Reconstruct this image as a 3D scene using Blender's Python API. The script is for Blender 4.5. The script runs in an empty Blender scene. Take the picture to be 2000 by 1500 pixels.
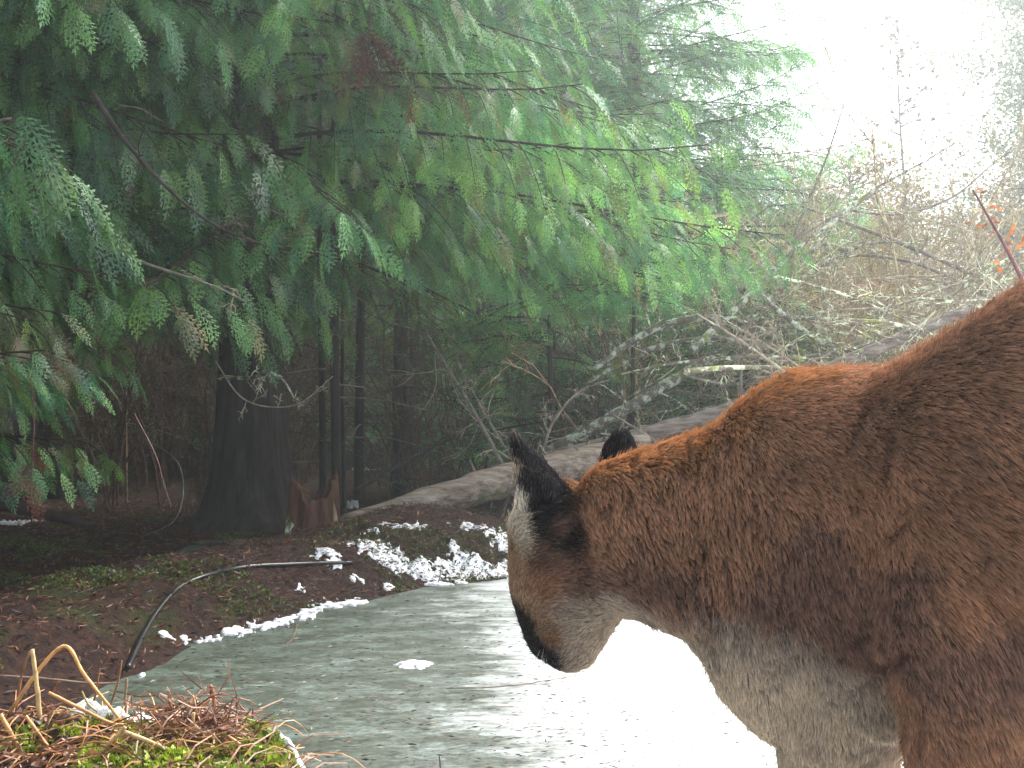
import bpy, math, random
import numpy as np
from mathutils import Vector, Matrix
from mathutils.kdtree import KDTree

random.seed(7)
RNG = np.random.default_rng(11)
PI = math.pi
S = bpy.context.scene
COL = S.collection

# ------------------------------------------------------------------ camera
CAM_H = 0.70
F = 2000.0                       # focal length in pixels of the 2000 px wide photograph
cam_d = bpy.data.cameras.new("camera")
cam_d.sensor_width = 36.0
cam_d.lens = 36.0
cam_d.clip_start = 0.02
cam_d.clip_end = 300
cam = bpy.data.objects.new("camera", cam_d)
COL.objects.link(cam)
cam.location = (0, 0, CAM_H)
cam.rotation_euler = (math.radians(90), 0, 0)
S.camera = cam

# ------------------------------------------------------------------ light
SUN_EL, SUN_AZ = math.radians(46), math.radians(44)      # azimuth clockwise from +Y
w = bpy.data.worlds.new("World")
S.world = w
w.use_nodes = True
nt = w.node_tree
bg = nt.nodes["Background"]
sky = nt.nodes.new("ShaderNodeTexSky")
sky.sky_type = 'NISHITA'
sky.sun_disc = False
sky.sun_elevation = SUN_EL
sky.sun_rotation = SUN_AZ
sky.air_density = 1.0
sky.dust_density = 4.0
hs = nt.nodes.new("ShaderNodeHueSaturation")
hs.inputs["Saturation"].default_value = 0.42
nt.links.new(sky.outputs[0], hs.inputs["Color"])
nt.links.new(hs.outputs[0], bg.inputs[0])
bg.inputs[1].default_value = 0.15

sd = bpy.data.lights.new("sun", 'SUN')
sd.energy = 3.4
sd.angle = math.radians(20)
sd.color = (1.0, 0.94, 0.86)
sun = bpy.data.objects.new("sun", sd)
COL.objects.link(sun)
sdir = Vector((math.sin(SUN_AZ) * math.cos(SUN_EL), math.cos(SUN_AZ) * math.cos(SUN_EL), math.sin(SUN_EL)))
sun.rotation_euler = sdir.to_track_quat('Z', 'Y').to_euler()
sun.location = (6, 12, 14)

S.view_settings.view_transform = 'Standard'
S.view_settings.look = 'None'
S.view_settings.exposure = 1.65
S.view_settings.gamma = 1
S.cycles.max_bounces = 8
S.cycles.diffuse_bounces = 3
S.cycles.glossy_bounces = 3
S.cycles.transmission_bounces = 4
S.cycles.volume_bounces = 1
S.cycles.sample_clamp_indirect = 6

# ------------------------------------------------------------------ helpers
def nrm(v):
    v = np.asarray(v, float)
    return v / np.maximum(np.linalg.norm(v, axis=-1, keepdims=True), 1e-9)

def at(px, py, Y):
    """a point seen at photograph pixel (px, py), Y metres away"""
    return np.array([(px - 1000) / F * Y, Y, CAM_H - (py - 750) / F * Y])

def _hash(ix, iy, iz, seed):
    h = (ix * 374761393 + iy * 668265263 + iz * 2147483647 + seed * 1274126177) & 0xFFFFFFFF
    h = ((h ^ (h >> 13)) * 1274126177) & 0xFFFFFFFF
    h = (h ^ (h >> 16)) & 0xFFFFFFFF
    return h / 4294967295.0

def vnoise(p, scale=1.0, seed=0):
    """value noise of points (n,3) or (n,2) in 0..1"""
    p = np.atleast_2d(np.asarray(p, float)) * scale
    if p.shape[1] == 2:
        p = np.concatenate([p, np.zeros((len(p), 1))], 1)
    i = np.floor(p).astype(np.int64)
    f = p - i
    f = f * f * (3 - 2 * f)
    r = 0
    for dx in (0, 1):
        for dy in (0, 1):
            for dz in (0, 1):
                wgt = (f[:, 0] if dx else 1 - f[:, 0]) * (f[:, 1] if dy else 1 - f[:, 1]) * (f[:, 2] if dz else 1 - f[:, 2])
                r = r + wgt * _hash(i[:, 0] + dx, i[:, 1] + dy, i[:, 2] + dz, seed)
    return r

def fbm(p, scale=1.0, octaves=4, seed=0):
    r, a, tot = 0, 1.0, 0
    for k in range(octaves):
        r = r + a * vnoise(p, scale * 2 ** k, seed + k * 17)
        tot += a
        a *= 0.5
    return r / tot

class MB:
    """collects quads with a colour per vertex and links them as one mesh object"""
    def __init__(self):
        self.v, self.f, self.c, self.n = [], [], [], 0
    def add(self, v, f, c=(1, 1, 1)):
        v = np.asarray(v, np.float32).reshape(-1, 3)
        f = np.asarray(f, np.int32).reshape(-1, 4)
        c = np.asarray(c, np.float32)
        if c.ndim == 1:
            c = np.tile(c, (len(v), 1))
        self.v.append(v); self.f.append(f + self.n); self.c.append(c)
        self.n += len(v)
    def inst(self, tv, tf, tc, M, T, cs=None):
        """template (tv,tf,tc) placed by matrices M (n,3,3) and positions T (n,3), colour scale cs (n,3)"""
        M = np.asarray(M); T = np.asarray(T)
        n, m = len(T), len(tv)
        if n == 0: return
        v = np.einsum('nij,mj->nmi', M, tv) + T[:, None, :]
        f = tf[None] + (np.arange(n) * m)[:, None, None]
        c = np.tile(tc[None], (n, 1, 1))
        if cs is not None: c = c * np.asarray(cs)[:, None, :]
        self.add(v.reshape(-1, 3), f.reshape(-1, 4), c.reshape(-1, 3))
    def tube(self, pts, rad, seg=6, col=(1, 1, 1), jitter=0.0, smooth=0, ell=None):
        pts = np.asarray(pts, float)
        rad = np.full(len(pts), rad, float) if np.isscalar(rad) else np.asarray(rad, float)
        if smooth:
            t = np.arange(len(pts)); tt = np.linspace(0, len(pts) - 1, (len(pts) - 1) * smooth + 1)
            pts = catmull(pts, smooth)
            rad = np.interp(tt, t, rad)
        n = len(pts)
        tan = nrm(np.gradient(pts, axis=0))
        ref = np.array([0, 0, 1.0]) if abs(tan[0, 2]) < 0.9 else np.array([1.0, 0, 0])
        u = np.zeros((n, 3)); u[0] = nrm(np.cross(tan[0], ref))
        for k in range(1, n):
            q = u[k - 1] - tan[k] * np.dot(u[k - 1], tan[k])
            u[k] = nrm(q)
        wv = np.cross(tan, u)
        a = np.linspace(0, 2 * PI, seg, endpoint=False)
        r = rad[:, None] * (1 + jitter * (RNG.random((n, seg)) - 0.5))
        ring = pts[:, None] + r[..., None] * (np.cos(a)[None, :, None] * u[:, None] + np.sin(a)[None, :, None] * wv[:, None])
        v = ring.reshape(-1, 3)
        i = np.arange(n - 1)[:, None] * seg; j = np.arange(seg)[None]; j2 = (j + 1) % seg
        f = np.stack([i + j, i + j2, i + seg + j2, i + seg + j], -1).reshape(-1, 4)
        # end caps as fans of quads round a centre point
        v = np.concatenate([v, pts[[0, -1]]])
        c0, c1 = n * seg, n * seg + 1
        caps = []
        for s in range(0, seg - 1, 2):
            caps.append([c0, (s + 2) % seg, s + 1, s])
            b = (n - 1) * seg
            caps.append([c1, b + s, b + s + 1, b + (s + 2) % seg])
        f = np.concatenate([f, np.array(caps)])
        if isinstance(col, np.ndarray) and col.ndim == 2:
            if len(col) != n:
                x = np.linspace(0, 1, len(col)); y = np.linspace(0, 1, n)
                col = np.stack([np.interp(y, x, col[:, k]) for k in range(3)], 1)
            c = np.concatenate([np.repeat(col, seg, 0), col[[0, -1]]])
        else:
            c = col
        self.add(v, f, c)
    def build(self, name, m, parent=None, smooth=False):
        if not self.v:
            return None
        v = np.concatenate(self.v); f = np.concatenate(self.f); c = np.concatenate(self.c)
        return mesh_obj(name, v, f, c, m, parent, smooth)

def mesh_obj(name, v, f, c, m, parent=None, smooth=False):
    me = bpy.data.meshes.new(name)
    me.vertices.add(len(v)); me.vertices.foreach_set("co", np.ascontiguousarray(v, np.float32).ravel())
    k = f.shape[1]
    me.loops.add(f.size); me.loops.foreach_set("vertex_index", np.ascontiguousarray(f, np.int32).ravel())
    me.polygons.add(len(f))
    me.polygons.foreach_set("loop_start", np.arange(0, f.size, k, dtype=np.int32))
    me.polygons.foreach_set("loop_total", np.full(len(f), k, np.int32))
    me.polygons.foreach_set("use_smooth", np.full(len(f), smooth))
    me.update(calc_edges=True)
    if c is not None:
        at_ = me.color_attributes.new("Col", 'FLOAT_COLOR', 'POINT')
        cc = np.ones((len(v), 4), np.float32); cc[:, :3] = c
        at_.data.foreach_set("color", cc.ravel())
    me.materials.append(m)
    o = bpy.data.objects.new(name, me)
    COL.objects.link(o)
    if parent: o.parent = parent
    return o

def catmull(p, k):
    p = np.asarray(p, float)
    q = np.concatenate([[2 * p[0] - p[1]], p, [2 * p[-1] - p[-2]]])
    out = []
    for i in range(len(p) - 1):
        a, b, c, d = q[i:i + 4]
        for t in np.arange(k) / k:
            out.append(0.5 * ((2 * b) + (c - a) * t + (2 * a - 5 * b + 4 * c - d) * t * t + (3 * b - a - 3 * c + d) * t ** 3))
    out.append(p[-1])
    return np.array(out)

def empty(name, loc, label, cat, group=None):
    o = bpy.data.objects.new(name, None)
    COL.objects.link(o)
    o.location = loc
    o.empty_display_size = 0.1
    return tag(o, label, cat, group)

def tag(o, label, cat, group=None):
    o["label"] = label; o["category"] = cat
    if group: o["group"] = group
    return o

def kind(o, k, label=None, cat=None):
    o["kind"] = k
    if label: o["label"] = label
    if cat: o["category"] = cat
    return o

def localize(root, *objs):
    """parts were built in world coordinates: shift their vertices into the root's frame"""
    L = np.array(root.location)
    for o in objs:
        if o is None: continue
        me = o.data
        n = len(me.vertices); a = np.empty(n * 3, np.float32)
        me.vertices.foreach_get("co", a)
        a = a.reshape(-1, 3) - L.astype(np.float32)
        me.vertices.foreach_set("co", a.ravel()); me.update()
        o.parent = root

def frames(d, roll=None, up=(0, 0, 1)):
    """rotation matrices whose x axis is d (n,3)"""
    d = nrm(d); n = len(d)
    up = np.tile(np.array(up, float), (n, 1)) if np.ndim(up) == 1 else up
    y = np.cross(up, d)
    bad = np.linalg.norm(y, axis=1) < 1e-3
    y[bad] = [0, 1, 0]
    y = nrm(y); z = np.cross(d, y)
    if roll is not None:
        c, s = np.cos(roll)[:, None], np.sin(roll)[:, None]
        y, z = y * c + z * s, -y * s + z * c
    return np.stack([d, y, z], -1)

# ------------------------------------------------------------------ materials
def mat(name):
    m = bpy.data.materials.new(name); m.use_nodes = True
    m.node_tree.nodes.clear()
    return m, m.node_tree.nodes, m.node_tree.links

def ramp(N, stops):
    r = N.new("ShaderNodeValToRGB")
    e = r.color_ramp.elements
    while len(e) > 1: e.remove(e[-1])
    e[0].position, e[0].color = stops[0][0], (*stops[0][1], 1)
    for p, c in stops[1:]:
        x = e.new(p); x.color = (*c, 1)
    return r

def noise(N, L, scale, detail=6, rough=0.6, vec=None, dist=0.0):
    t = N.new("ShaderNodeTexNoise")
    t.inputs["Scale"].default_value = scale; t.inputs["Detail"].default_value = detail
    t.inputs["Roughness"].default_value = rough; t.inputs["Distortion"].default_value = dist
    if vec: L.new(vec, t.inputs["Vector"])
    return t

def mixrgb(N, L, a, b, fac, mode='MIX'):
    x = N.new("ShaderNodeMix"); x.data_type = 'RGBA'; x.blend_type = mode
    for s, val in ((6, a), (7, b)):
        if isinstance(val, tuple): x.inputs[s].default_value = (*val, 1)
        else: L.new(val, x.inputs[s])
    if isinstance(fac, (int, float)): x.inputs[0].default_value = fac
    else: L.new(fac, x.inputs[0])
    return x.outputs[2]

def bump(N, L, h, strength=0.5, dist=0.02):
    b = N.new("ShaderNodeBump"); b.inputs["Strength"].default_value = strength; b.inputs["Distance"].default_value = dist
    L.new(h, b.inputs["Height"]); return b.outputs[0]

def coords(N, L, scale=(1, 1, 1), rot=(0, 0, 0), obj=True):
    t = N.new("ShaderNodeTexCoord"); mp = N.new("ShaderNodeMapping")
    mp.inputs["Scale"].default_value = scale; mp.inputs["Rotation"].default_value = rot
    L.new(t.outputs["Object"], mp.inputs[0]); return mp.outputs[0]

def attr(N):
    a = N.new("ShaderNodeAttribute"); a.attribute_name = "Col"; return a.outputs["Color"]

def leaf_mat(name, trans=0.35, gloss=0.10, rough=0.35):
    """thin leaf: diffuse + light through it + a wet sheen; colour per vertex"""
    m, N, L = mat(name)
    a = attr(N)
    nz = noise(N, L, 9, 3, 0.6, coords(N, L))
    c = mixrgb(N, L, a, ramp_out(N, L, nz.outputs[0], [(0.3, (0.55, 0.55, 0.6)), (0.7, (1.35, 1.3, 1.1))]), 1.0, 'MULTIPLY')
    d = N.new("ShaderNodeBsdfDiffuse"); t = N.new("ShaderNodeBsdfTranslucent"); g = N.new("ShaderNodeBsdfGlossy")
    g.inputs["Roughness"].default_value = rough
    g.inputs["Color"].default_value = (0.9, 0.95, 1, 1)
    L.new(c, d.inputs[0]); L.new(c, t.inputs[0])
    m1 = N.new("ShaderNodeMixShader"); m1.inputs[0].default_value = trans
    L.new(d.outputs[0], m1.inputs[1]); L.new(t.outputs[0], m1.inputs[2])
    m2 = N.new("ShaderNodeMixShader"); m2.inputs[0].default_value = gloss
    L.new(m1.outputs[0], m2.inputs[1]); L.new(g.outputs[0], m2.inputs[2])
    o = N.new("ShaderNodeOutputMaterial"); L.new(m2.outputs[0], o.inputs[0])
    return m

def ramp_out(N, L, fac, stops):
    r = ramp(N, stops); L.new(fac, r.inputs[0]); return r.outputs[0]

def rough_mat(name, stops, scale=6, stretch=(1, 1, 1), rough=0.85, bstr=0.6, bdist=0.01, spots=None, usecol=True, detail=8, spec=0.3):
    """bark, wood, soil: noise ramp (times the vertex colour), bump, optional coloured spots (colour, scale, threshold)"""
    m, N, L = mat(name)
    co = coords(N, L, stretch)
    nz = noise(N, L, scale, detail, 0.65, co)
    c = ramp_out(N, L, nz.outputs[0], stops)
    if spots:
        for col, sc, th in spots:
            n2 = noise(N, L, sc, 5, 0.7, coords(N, L))
            f = ramp_out(N, L, n2.outputs[0], [(th - 0.04, (0, 0, 0)), (th + 0.04, (1, 1, 1))])
            c = mixrgb(N, L, c, col, f)
    if usecol: c = mixrgb(N, L, c, attr(N), 1.0, 'MULTIPLY')
    p = N.new("ShaderNodeBsdfPrincipled")
    p.inputs["Roughness"].default_value = rough
    p.inputs["Specular IOR Level"].default_value = spec
    L.new(c, p.inputs["Base Color"])
    n3 = noise(N, L, scale * 3, detail, 0.7, co)
    L.new(bump(N, L, n3.outputs[0], bstr, bdist), p.inputs["Normal"])
    o = N.new("ShaderNodeOutputMaterial"); L.new(p.outputs[0], o.inputs[0])
    return m

M_LEAF = leaf_mat("cedar_foliage", 0.45, 0.028, 0.42)
M_DRYLEAF = leaf_mat("dry_leaf", 0.3, 0.03, 0.5)
M_MOSS = leaf_mat("moss_leaf", 0.4, 0.03, 0.5)
M_BARK = rough_mat("dark_bark", [(0.3, (0.018, 0.013, 0.012)), (0.55, (0.05, 0.038, 0.034)), (0.8, (0.10, 0.08, 0.07))], 5, (5, 5, 0.6), bdist=0.03,
                   spots=[((0.05, 0.07, 0.03), 4, 0.66)])
M_TWIG = rough_mat("lichen_twig", [(0.3, (0.07, 0.055, 0.05)), (0.5, (0.20, 0.165, 0.135)), (0.75, (0.36, 0.33, 0.27))], 14, bdist=0.004,
                   spots=[((0.34, 0.38, 0.30), 26, 0.60), ((0.09, 0.11, 0.02), 9, 0.68)])  # lichened bark, albedo raised to paint the flare over the thicket
M_LIMB = rough_mat("mossy_limb", [(0.3, (0.05, 0.04, 0.034)), (0.55, (0.15, 0.125, 0.10)), (0.8, (0.30, 0.27, 0.23))], 16, bdist=0.006,
                   spots=[((0.50, 0.56, 0.44), 20, 0.53), ((0.17, 0.21, 0.02), 7, 0.60)])
M_LOG = rough_mat("grey_log", [(0.32, (0.05, 0.036, 0.03)), (0.44, (0.19, 0.145, 0.12)), (0.55, (0.30, 0.24, 0.205)), (0.7, (0.46, 0.40, 0.36))], 14, (0.5, 3, 3), bdist=0.02,
                  spots=[((0.12, 0.09, 0.07), 8, 0.60), ((0.16, 0.18, 0.09), 5, 0.64)])
M_ROTLOG = rough_mat("rotting_log", [(0.3, (0.06, 0.04, 0.03)), (0.48, (0.24, 0.18, 0.14)), (0.7, (0.45, 0.38, 0.31))], 12, (0.6, 4, 4), bdist=0.03,
                     spots=[((0.08, 0.13, 0.025), 4, 0.66)])
M_STUMP = rough_mat("rotten_stump", [(0.3, (0.02, 0.010, 0.008)), (0.5, (0.11, 0.045, 0.026)), (0.75, (0.22, 0.11, 0.06))], 6, (6, 6, 0.7), bdist=0.02,
                    spots=[((0.04, 0.06, 0.02), 7, 0.62)])
M_DUFF = None
M_STEM = rough_mat("dry_stem", [(0.32, (0.4, 0.36, 0.33)), (0.5, (1.0, 1.0, 1.0)), (0.7, (1.35, 1.35, 1.3))], 60, (1, 1, 1), rough=0.55, bstr=0.3, bdist=0.001, spec=0.5)

# soil with needles
def make_ground_mat():
    m, N, L = mat("forest_soil")
    co = coords(N, L)
    n1 = noise(N, L, 38, 8, 0.82, co); n2 = noise(N, L, 2.2, 5, 0.6, co); n3 = noise(N, L, 120, 4, 0.7, co)
    c = ramp_out(N, L, n1.outputs[0], [(0.34, (0.008, 0.006, 0.006)), (0.48, (0.036, 0.017, 0.014)), (0.60, (0.08, 0.036, 0.024)), (0.76, (0.15, 0.08, 0.05))])
    f = ramp_out(N, L, n2.outputs[0], [(0.54, (0, 0, 0)), (0.64, (1, 1, 1))])
    g = ramp_out(N, L, n3.outputs[0], [(0.3, (0.015, 0.022, 0.006)), (0.7, (0.07, 0.085, 0.02))])
    c = mixrgb(N, L, c, g, f)
    p = N.new("ShaderNodeBsdfPrincipled"); p.inputs["Roughness"].default_value = 0.9
    p.inputs["Specular IOR Level"].default_value = 0.2
    L.new(c, p.inputs["Base Color"])
    L.new(bump(N, L, n1.outputs[0], 1.0, 0.03), p.inputs["Normal"])
    o = N.new("ShaderNodeOutputMaterial"); L.new(p.outputs[0], o.inputs[0]); return m

def make_ice_mat():
    m, N, L = mat("pond_ice")
    co = coords(N, L, (1.0, 2.6, 1), (0, 0, math.radians(-16)))       # wind-drawn streaks
    n1 = noise(N, L, 6, 10, 0.78, co, 0.15)
    n2 = noise(N, L, 42, 8, 0.85, co)
    co0 = coords(N, L)
    n3 = noise(N, L, 1.1, 4, 0.6, co0)
    c = ramp_out(N, L, n1.outputs[0], [(0.34, (0.03, 0.038, 0.026)), (0.47, (0.075, 0.09, 0.075)), (0.58, (0.15, 0.185, 0.175)), (0.74, (0.42, 0.50, 0.51))])
    c2 = ramp_out(N, L, n2.outputs[0], [(0.38, (0.25, 0.23, 0.21)), (0.52, (0.95, 0.95, 0.95)), (0.7, (1.8, 1.8, 1.8))])
    c = mixrgb(N, L, c, c2, 1.0, 'MULTIPLY')
    # frost and bright sky glare painted into the colour towards the right
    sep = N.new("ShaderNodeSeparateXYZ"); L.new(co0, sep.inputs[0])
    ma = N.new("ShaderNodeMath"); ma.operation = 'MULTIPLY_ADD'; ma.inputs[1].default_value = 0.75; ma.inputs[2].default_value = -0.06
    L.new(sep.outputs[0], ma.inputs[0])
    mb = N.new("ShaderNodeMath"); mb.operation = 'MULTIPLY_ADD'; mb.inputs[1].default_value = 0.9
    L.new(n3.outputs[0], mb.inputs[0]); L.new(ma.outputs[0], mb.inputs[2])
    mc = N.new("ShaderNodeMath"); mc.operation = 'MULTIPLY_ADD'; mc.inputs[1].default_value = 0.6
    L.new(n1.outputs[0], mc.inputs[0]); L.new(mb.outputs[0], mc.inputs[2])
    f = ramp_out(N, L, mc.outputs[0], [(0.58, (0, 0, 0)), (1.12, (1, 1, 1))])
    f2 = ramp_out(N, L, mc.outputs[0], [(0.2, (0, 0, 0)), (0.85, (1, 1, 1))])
    clear = mixrgb(N, L, c, (0.48, 0.55, 0.45), 1.0, 'MULTIPLY')      # reflected dark trees painted in as a darker tint on the left
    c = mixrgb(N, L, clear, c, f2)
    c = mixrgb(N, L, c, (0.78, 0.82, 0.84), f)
    p = N.new("ShaderNodeBsdfPrincipled")
    p.inputs["Specular IOR Level"].default_value = 0.45
    L.new(c, p.inputs["Base Color"])
    rr = N.new("ShaderNodeMapRange"); rr.inputs[3].default_value = 0.40; rr.inputs[4].default_value = 0.75
    L.new(n1.outputs[0], rr.inputs[0]); L.new(rr.outputs[0], p.inputs["Roughness"])
    L.new(bump(N, L, n2.outputs[0], 0.45, 0.004), p.inputs["Normal"])
    o = N.new("ShaderNodeOutputMaterial"); L.new(p.outputs[0], o.inputs[0]); return m

def make_snow_mat():
    m, N, L = mat("old_snow")
    co = coords(N, L)
    n1 = noise(N, L, 60, 6, 0.7, co)
    c = ramp_out(N, L, n1.outputs[0], [(0.33, (0.20, 0.16, 0.14)), (0.42, (0.52, 0.53, 0.55)), (0.54, (0.74, 0.76, 0.79)), (0.7, (0.84, 0.85, 0.87))])
    p = N.new("ShaderNodeBsdfPrincipled"); p.inputs["Roughness"].default_value = 0.6
    p.inputs["Subsurface Weight"].default_value = 0.0
    L.new(c, p.inputs["Base Color"]); L.new(bump(N, L, n1.outputs[0], 0.8, 0.006), p.inputs["Normal"])
    o = N.new("ShaderNodeOutputMaterial"); L.new(p.outputs[0], o.inputs[0]); return m

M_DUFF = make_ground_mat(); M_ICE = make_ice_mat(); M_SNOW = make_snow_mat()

# ------------------------------------------------------------------ terrain
ICE_POLY = np.array([(-.98, 1.7), (-.93, 2.1), (-.92, 2.41), (-.83, 2.86), (-.64, 3.16), (-.45, 3.32), (-.3, 3.52), (0, 3.66), (.6, 3.82), (1.5, 3.95), (3, 4.1),
                     (9, 4.4), (9, -9), (-.24, -9), (-.20, 0.9), (-.185, 1.3), (-.22, 1.52), (-.42, 1.74), (-.75, 1.78)])

def poly_sd(P, poly):
    d = np.full(len(P), 1e9); inside = np.zeros(len(P), bool)
    n = len(poly)
    for i in range(n):
        a, b = poly[i], poly[(i + 1) % n]
        e = b - a; w_ = P - a
        t = np.clip((w_ @ e) / (e @ e), 0, 1)
        d = np.minimum(d, np.linalg.norm(w_ - t[:, None] * e, axis=1))
        c = ((a[1] > P[:, 1]) != (b[1] > P[:, 1])) & (P[:, 0] < (b[0] - a[0]) * (P[:, 1] - a[1]) / (b[1] - a[1] + 1e-12) + a[0])
        inside ^= c
    return np.where(inside, -d, d)

def sstep(a, b, x):
    t = np.clip((x - a) / (b - a), 0, 1)
    return t * t * (3 - 2 * t)

def height(x, y, detail=True):
    x = np.atleast_1d(np.asarray(x, float)); y = np.atleast_1d(np.asarray(y, float))
    P = np.stack([x, y], 1)
    d = poly_sd(P, ICE_POLY) + 0.10 * (fbm(P, 3.0, 3, 3) - 0.5)
    far = sstep(1.55, 2.0, y)                                  # 0 on the near mound, 1 on the far bank
    bank = 0.115 * sstep(0.0, 0.30, d) - 0.135 * sstep(0.50, 1.15, d)
    # hummock on the far shore
    bank = bank + 0.10 * np.exp(-(((x + .40) / .40) ** 2 + ((y - 4.12) / .26) ** 2)) * sstep(0, .25, d)
    near = (0.200 * sstep(0.0, 0.17, d) + 0.03 * sstep(0.2, 0.8, d)) * (1 - 0.8 * sstep(1.42, 1.80, y))
    h = np.where(d > 0, far * bank + (1 - far) * near, -0.10 * sstep(0, 0.15, -d))
    h = h + 0.07 * np.clip(y - 8, 0, 30) * sstep(3, -4, x) + 0.30 * np.clip(y - 13, 0, 11) * sstep(3.0, -1.0, x)
    h = h + sstep(4.3, 5.1, y) * (1 - 0.8 * sstep(5.3, 7.0, y)) * np.clip(0.46 * (x - 0.9), 0, 1.7)
    if detail:
        m = sstep(-0.02, 0.15, d)
        h = h + m * (0.06 * (fbm(P, 2.2, 3, 5) - 0.5) + 0.045 * (fbm(P, 9, 3, 9) - 0.5) + 0.02 * (fbm(P, 40, 2, 12) - 0.5))
    return h

def H1(x, y): return float(height(x, y)[0])

def hit(px, py, y0=1.2, y1=14):
    """where the ray through a photograph pixel meets the ground (or the ice)"""
    Y = np.arange(y0, y1, 0.004)
    X = (px - 1000) / F * Y; Z = CAM_H - (py - 750) / F * Y
    g = np.maximum(height(X, Y), 0)
    k = np.argmax(Z <= g)
    return np.array([X[k], Y[k], g[k]]) if (Z <= g).any() else at(px, py, y1)

def grid_axis(segs):
    out = []
    for a, b, st in segs: out.append(np.arange(a, b, st))
    return np.concatenate(out + [[segs[-1][1]]])

gx = grid_axis([(-32, -5, .6), (-5, -2.6, .08), (-2.6, 0.9, .016), (0.9, 4, .08), (4, 32, .6)])
gy = grid_axis([(-12, 0.8, .4), (0.8, 1.0, .05), (1.0, 5.4, .016), (5.4, 10, .08), (10, 34, .6)])
X, Y = np.meshgrid(gx, gy)
Z = height(X.ravel(), Y.ravel())
nxg, nyg = len(gx), len(gy)
i = np.arange(nyg - 1)[:, None] * nxg + np.arange(nxg - 1)[None]
fg = np.stack([i, i + 1, i + nxg + 1, i + nxg], -1).reshape(-1, 4)
ground = mesh_obj("forest_floor", np.stack([X.ravel(), Y.ravel(), Z], 1), fg, None, M_DUFF, smooth=True)
kind(ground, "structure")

ix = np.linspace(-1.4, 9, 140); iy = np.linspace(-9, 4.6, 200)
X, Y = np.meshgrid(ix, iy); i = np.arange(199)[:, None] * 140 + np.arange(139)[None]
Pz = np.stack([X.ravel(), Y.ravel()], 1)
zi = 0.006 * (fbm(Pz, 2, 3, 2) - 0.5)
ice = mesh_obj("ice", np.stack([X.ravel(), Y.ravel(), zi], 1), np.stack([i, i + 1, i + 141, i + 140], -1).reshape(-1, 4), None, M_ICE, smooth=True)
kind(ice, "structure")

# ------------------------------------------------------------------ foliage templates
def spray_template(nb=11, sub=4, droop=0.25, seed=0, wid=0.055, width=0.42, fern=0.8):
    """a flat cedar spray, 1 unit long along x, lying in xy: rachis, side branchlets, scale-leaf blades"""
    r = np.random.default_rng(seed)
    V, Fc, Cc = [], [], []
    def blade(p, d, l, w_, c):
        s = np.array([-d[1], d[0], 0]) * w_
        k = len(V)
        V.extend([p - s * 0.25, p + d * l * 0.5 - s, p + d * l, p + d * l * 0.5 + s])
        Fc.append([k, k + 1, k + 2, k + 3]); Cc.extend([c * 0.75, c, c * 1.25, c])
    base = np.array([1.0, 1.0, 1.0])
    for q in range(6):
        blade(np.array([q / 6, 0, 0]), np.array([1, 0, 0.]), 0.19, 0.018, base * (0.75 + 0.08 * q))
    for b in range(nb):
        t = (b + 0.6) / nb
        side = 1 if b % 2 else -1
        ln = width * (math.sin(PI * min(1, t * 0.80 + 0.16)) ** fern) * r.uniform(0.8, 1.15)
        ang = math.radians(r.uniform(38, 55)) * side
        d = np.array([math.cos(ang), math.sin(ang), 0])
        p0 = np.array([t * 0.92, 0, 0])
        blade(p0, d, ln * 0.55, 0.016, base)
        for s in range(sub):
            u = (s + 0.5) / sub
            sd_ = 1 if s % 2 else -1
            a2 = ang + math.radians(r.uniform(25, 42)) * sd_
            d2 = np.array([math.cos(a2), math.sin(a2), r.uniform(-.15, .15)])
            blade(p0 + d * ln * u * 0.9, d2, ln * (0.5 - 0.22 * u), wid * 0.45, base * r.uniform(0.85, 1.15))
        blade(p0 + d * ln * 0.55, d, ln * 0.5, wid * 0.4, base * 1.15)
    V = np.array(V)
    V[:, 2] += -droop * V[:, 0] ** 2 - 0.5 * V[:, 1] ** 2
    return V, np.array(Fc), np.array(Cc)

SPRAYS = [spray_template(17, 4, 0.30, s, 0.030, 0.25) for s in range(4)]
SPRAYS_MID = [spray_template(12, 2, 0.25, s + 10, 0.045, 0.27) for s in range(3)]
SPRAYS_FAR = [spray_template(5, 1, 0.15, s + 20, 0.22, 0.5) for s in range(3)]
NEEDLE = [spray_template(13, 1, 0.2, s + 30, 0.06, 0.26, 0.5) for s in range(3)]

def place_sprays(mb, temps, pos, dirs, size, col, roll=None, rng=RNG, up=(0, 0, 1)):
    n = len(pos)
    if n == 0: return
    roll = rng.normal(0, 0.5, n) if roll is None else roll
    M = frames(dirs, roll, up) * np.asarray(size)[:, None, None]
    which = rng.integers(0, len(temps), n)
    for k, (tv, tf, tc) in enumerate(temps):
        s = which == k
        mb.inst(tv, tf, tc, M[s], pos[s], col[s])

GREENS = np.array([(0.048, 0.145, 0.050), (0.080, 0.20, 0.052), (0.125, 0.25, 0.052), (0.036, 0.122, 0.064)])
def greens(n, rng, tone=1.0, brown=0.02):
    c = GREENS[rng.integers(0, 4, n)] * rng.uniform(0.7, 1.35, (n, 1)) * tone
    b = rng.random(n) < brown
    c[b] = np.array([0.16, 0.055, 0.03]) * rng.uniform(0.6, 1.3, (b.sum(), 1))
    return c

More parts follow.
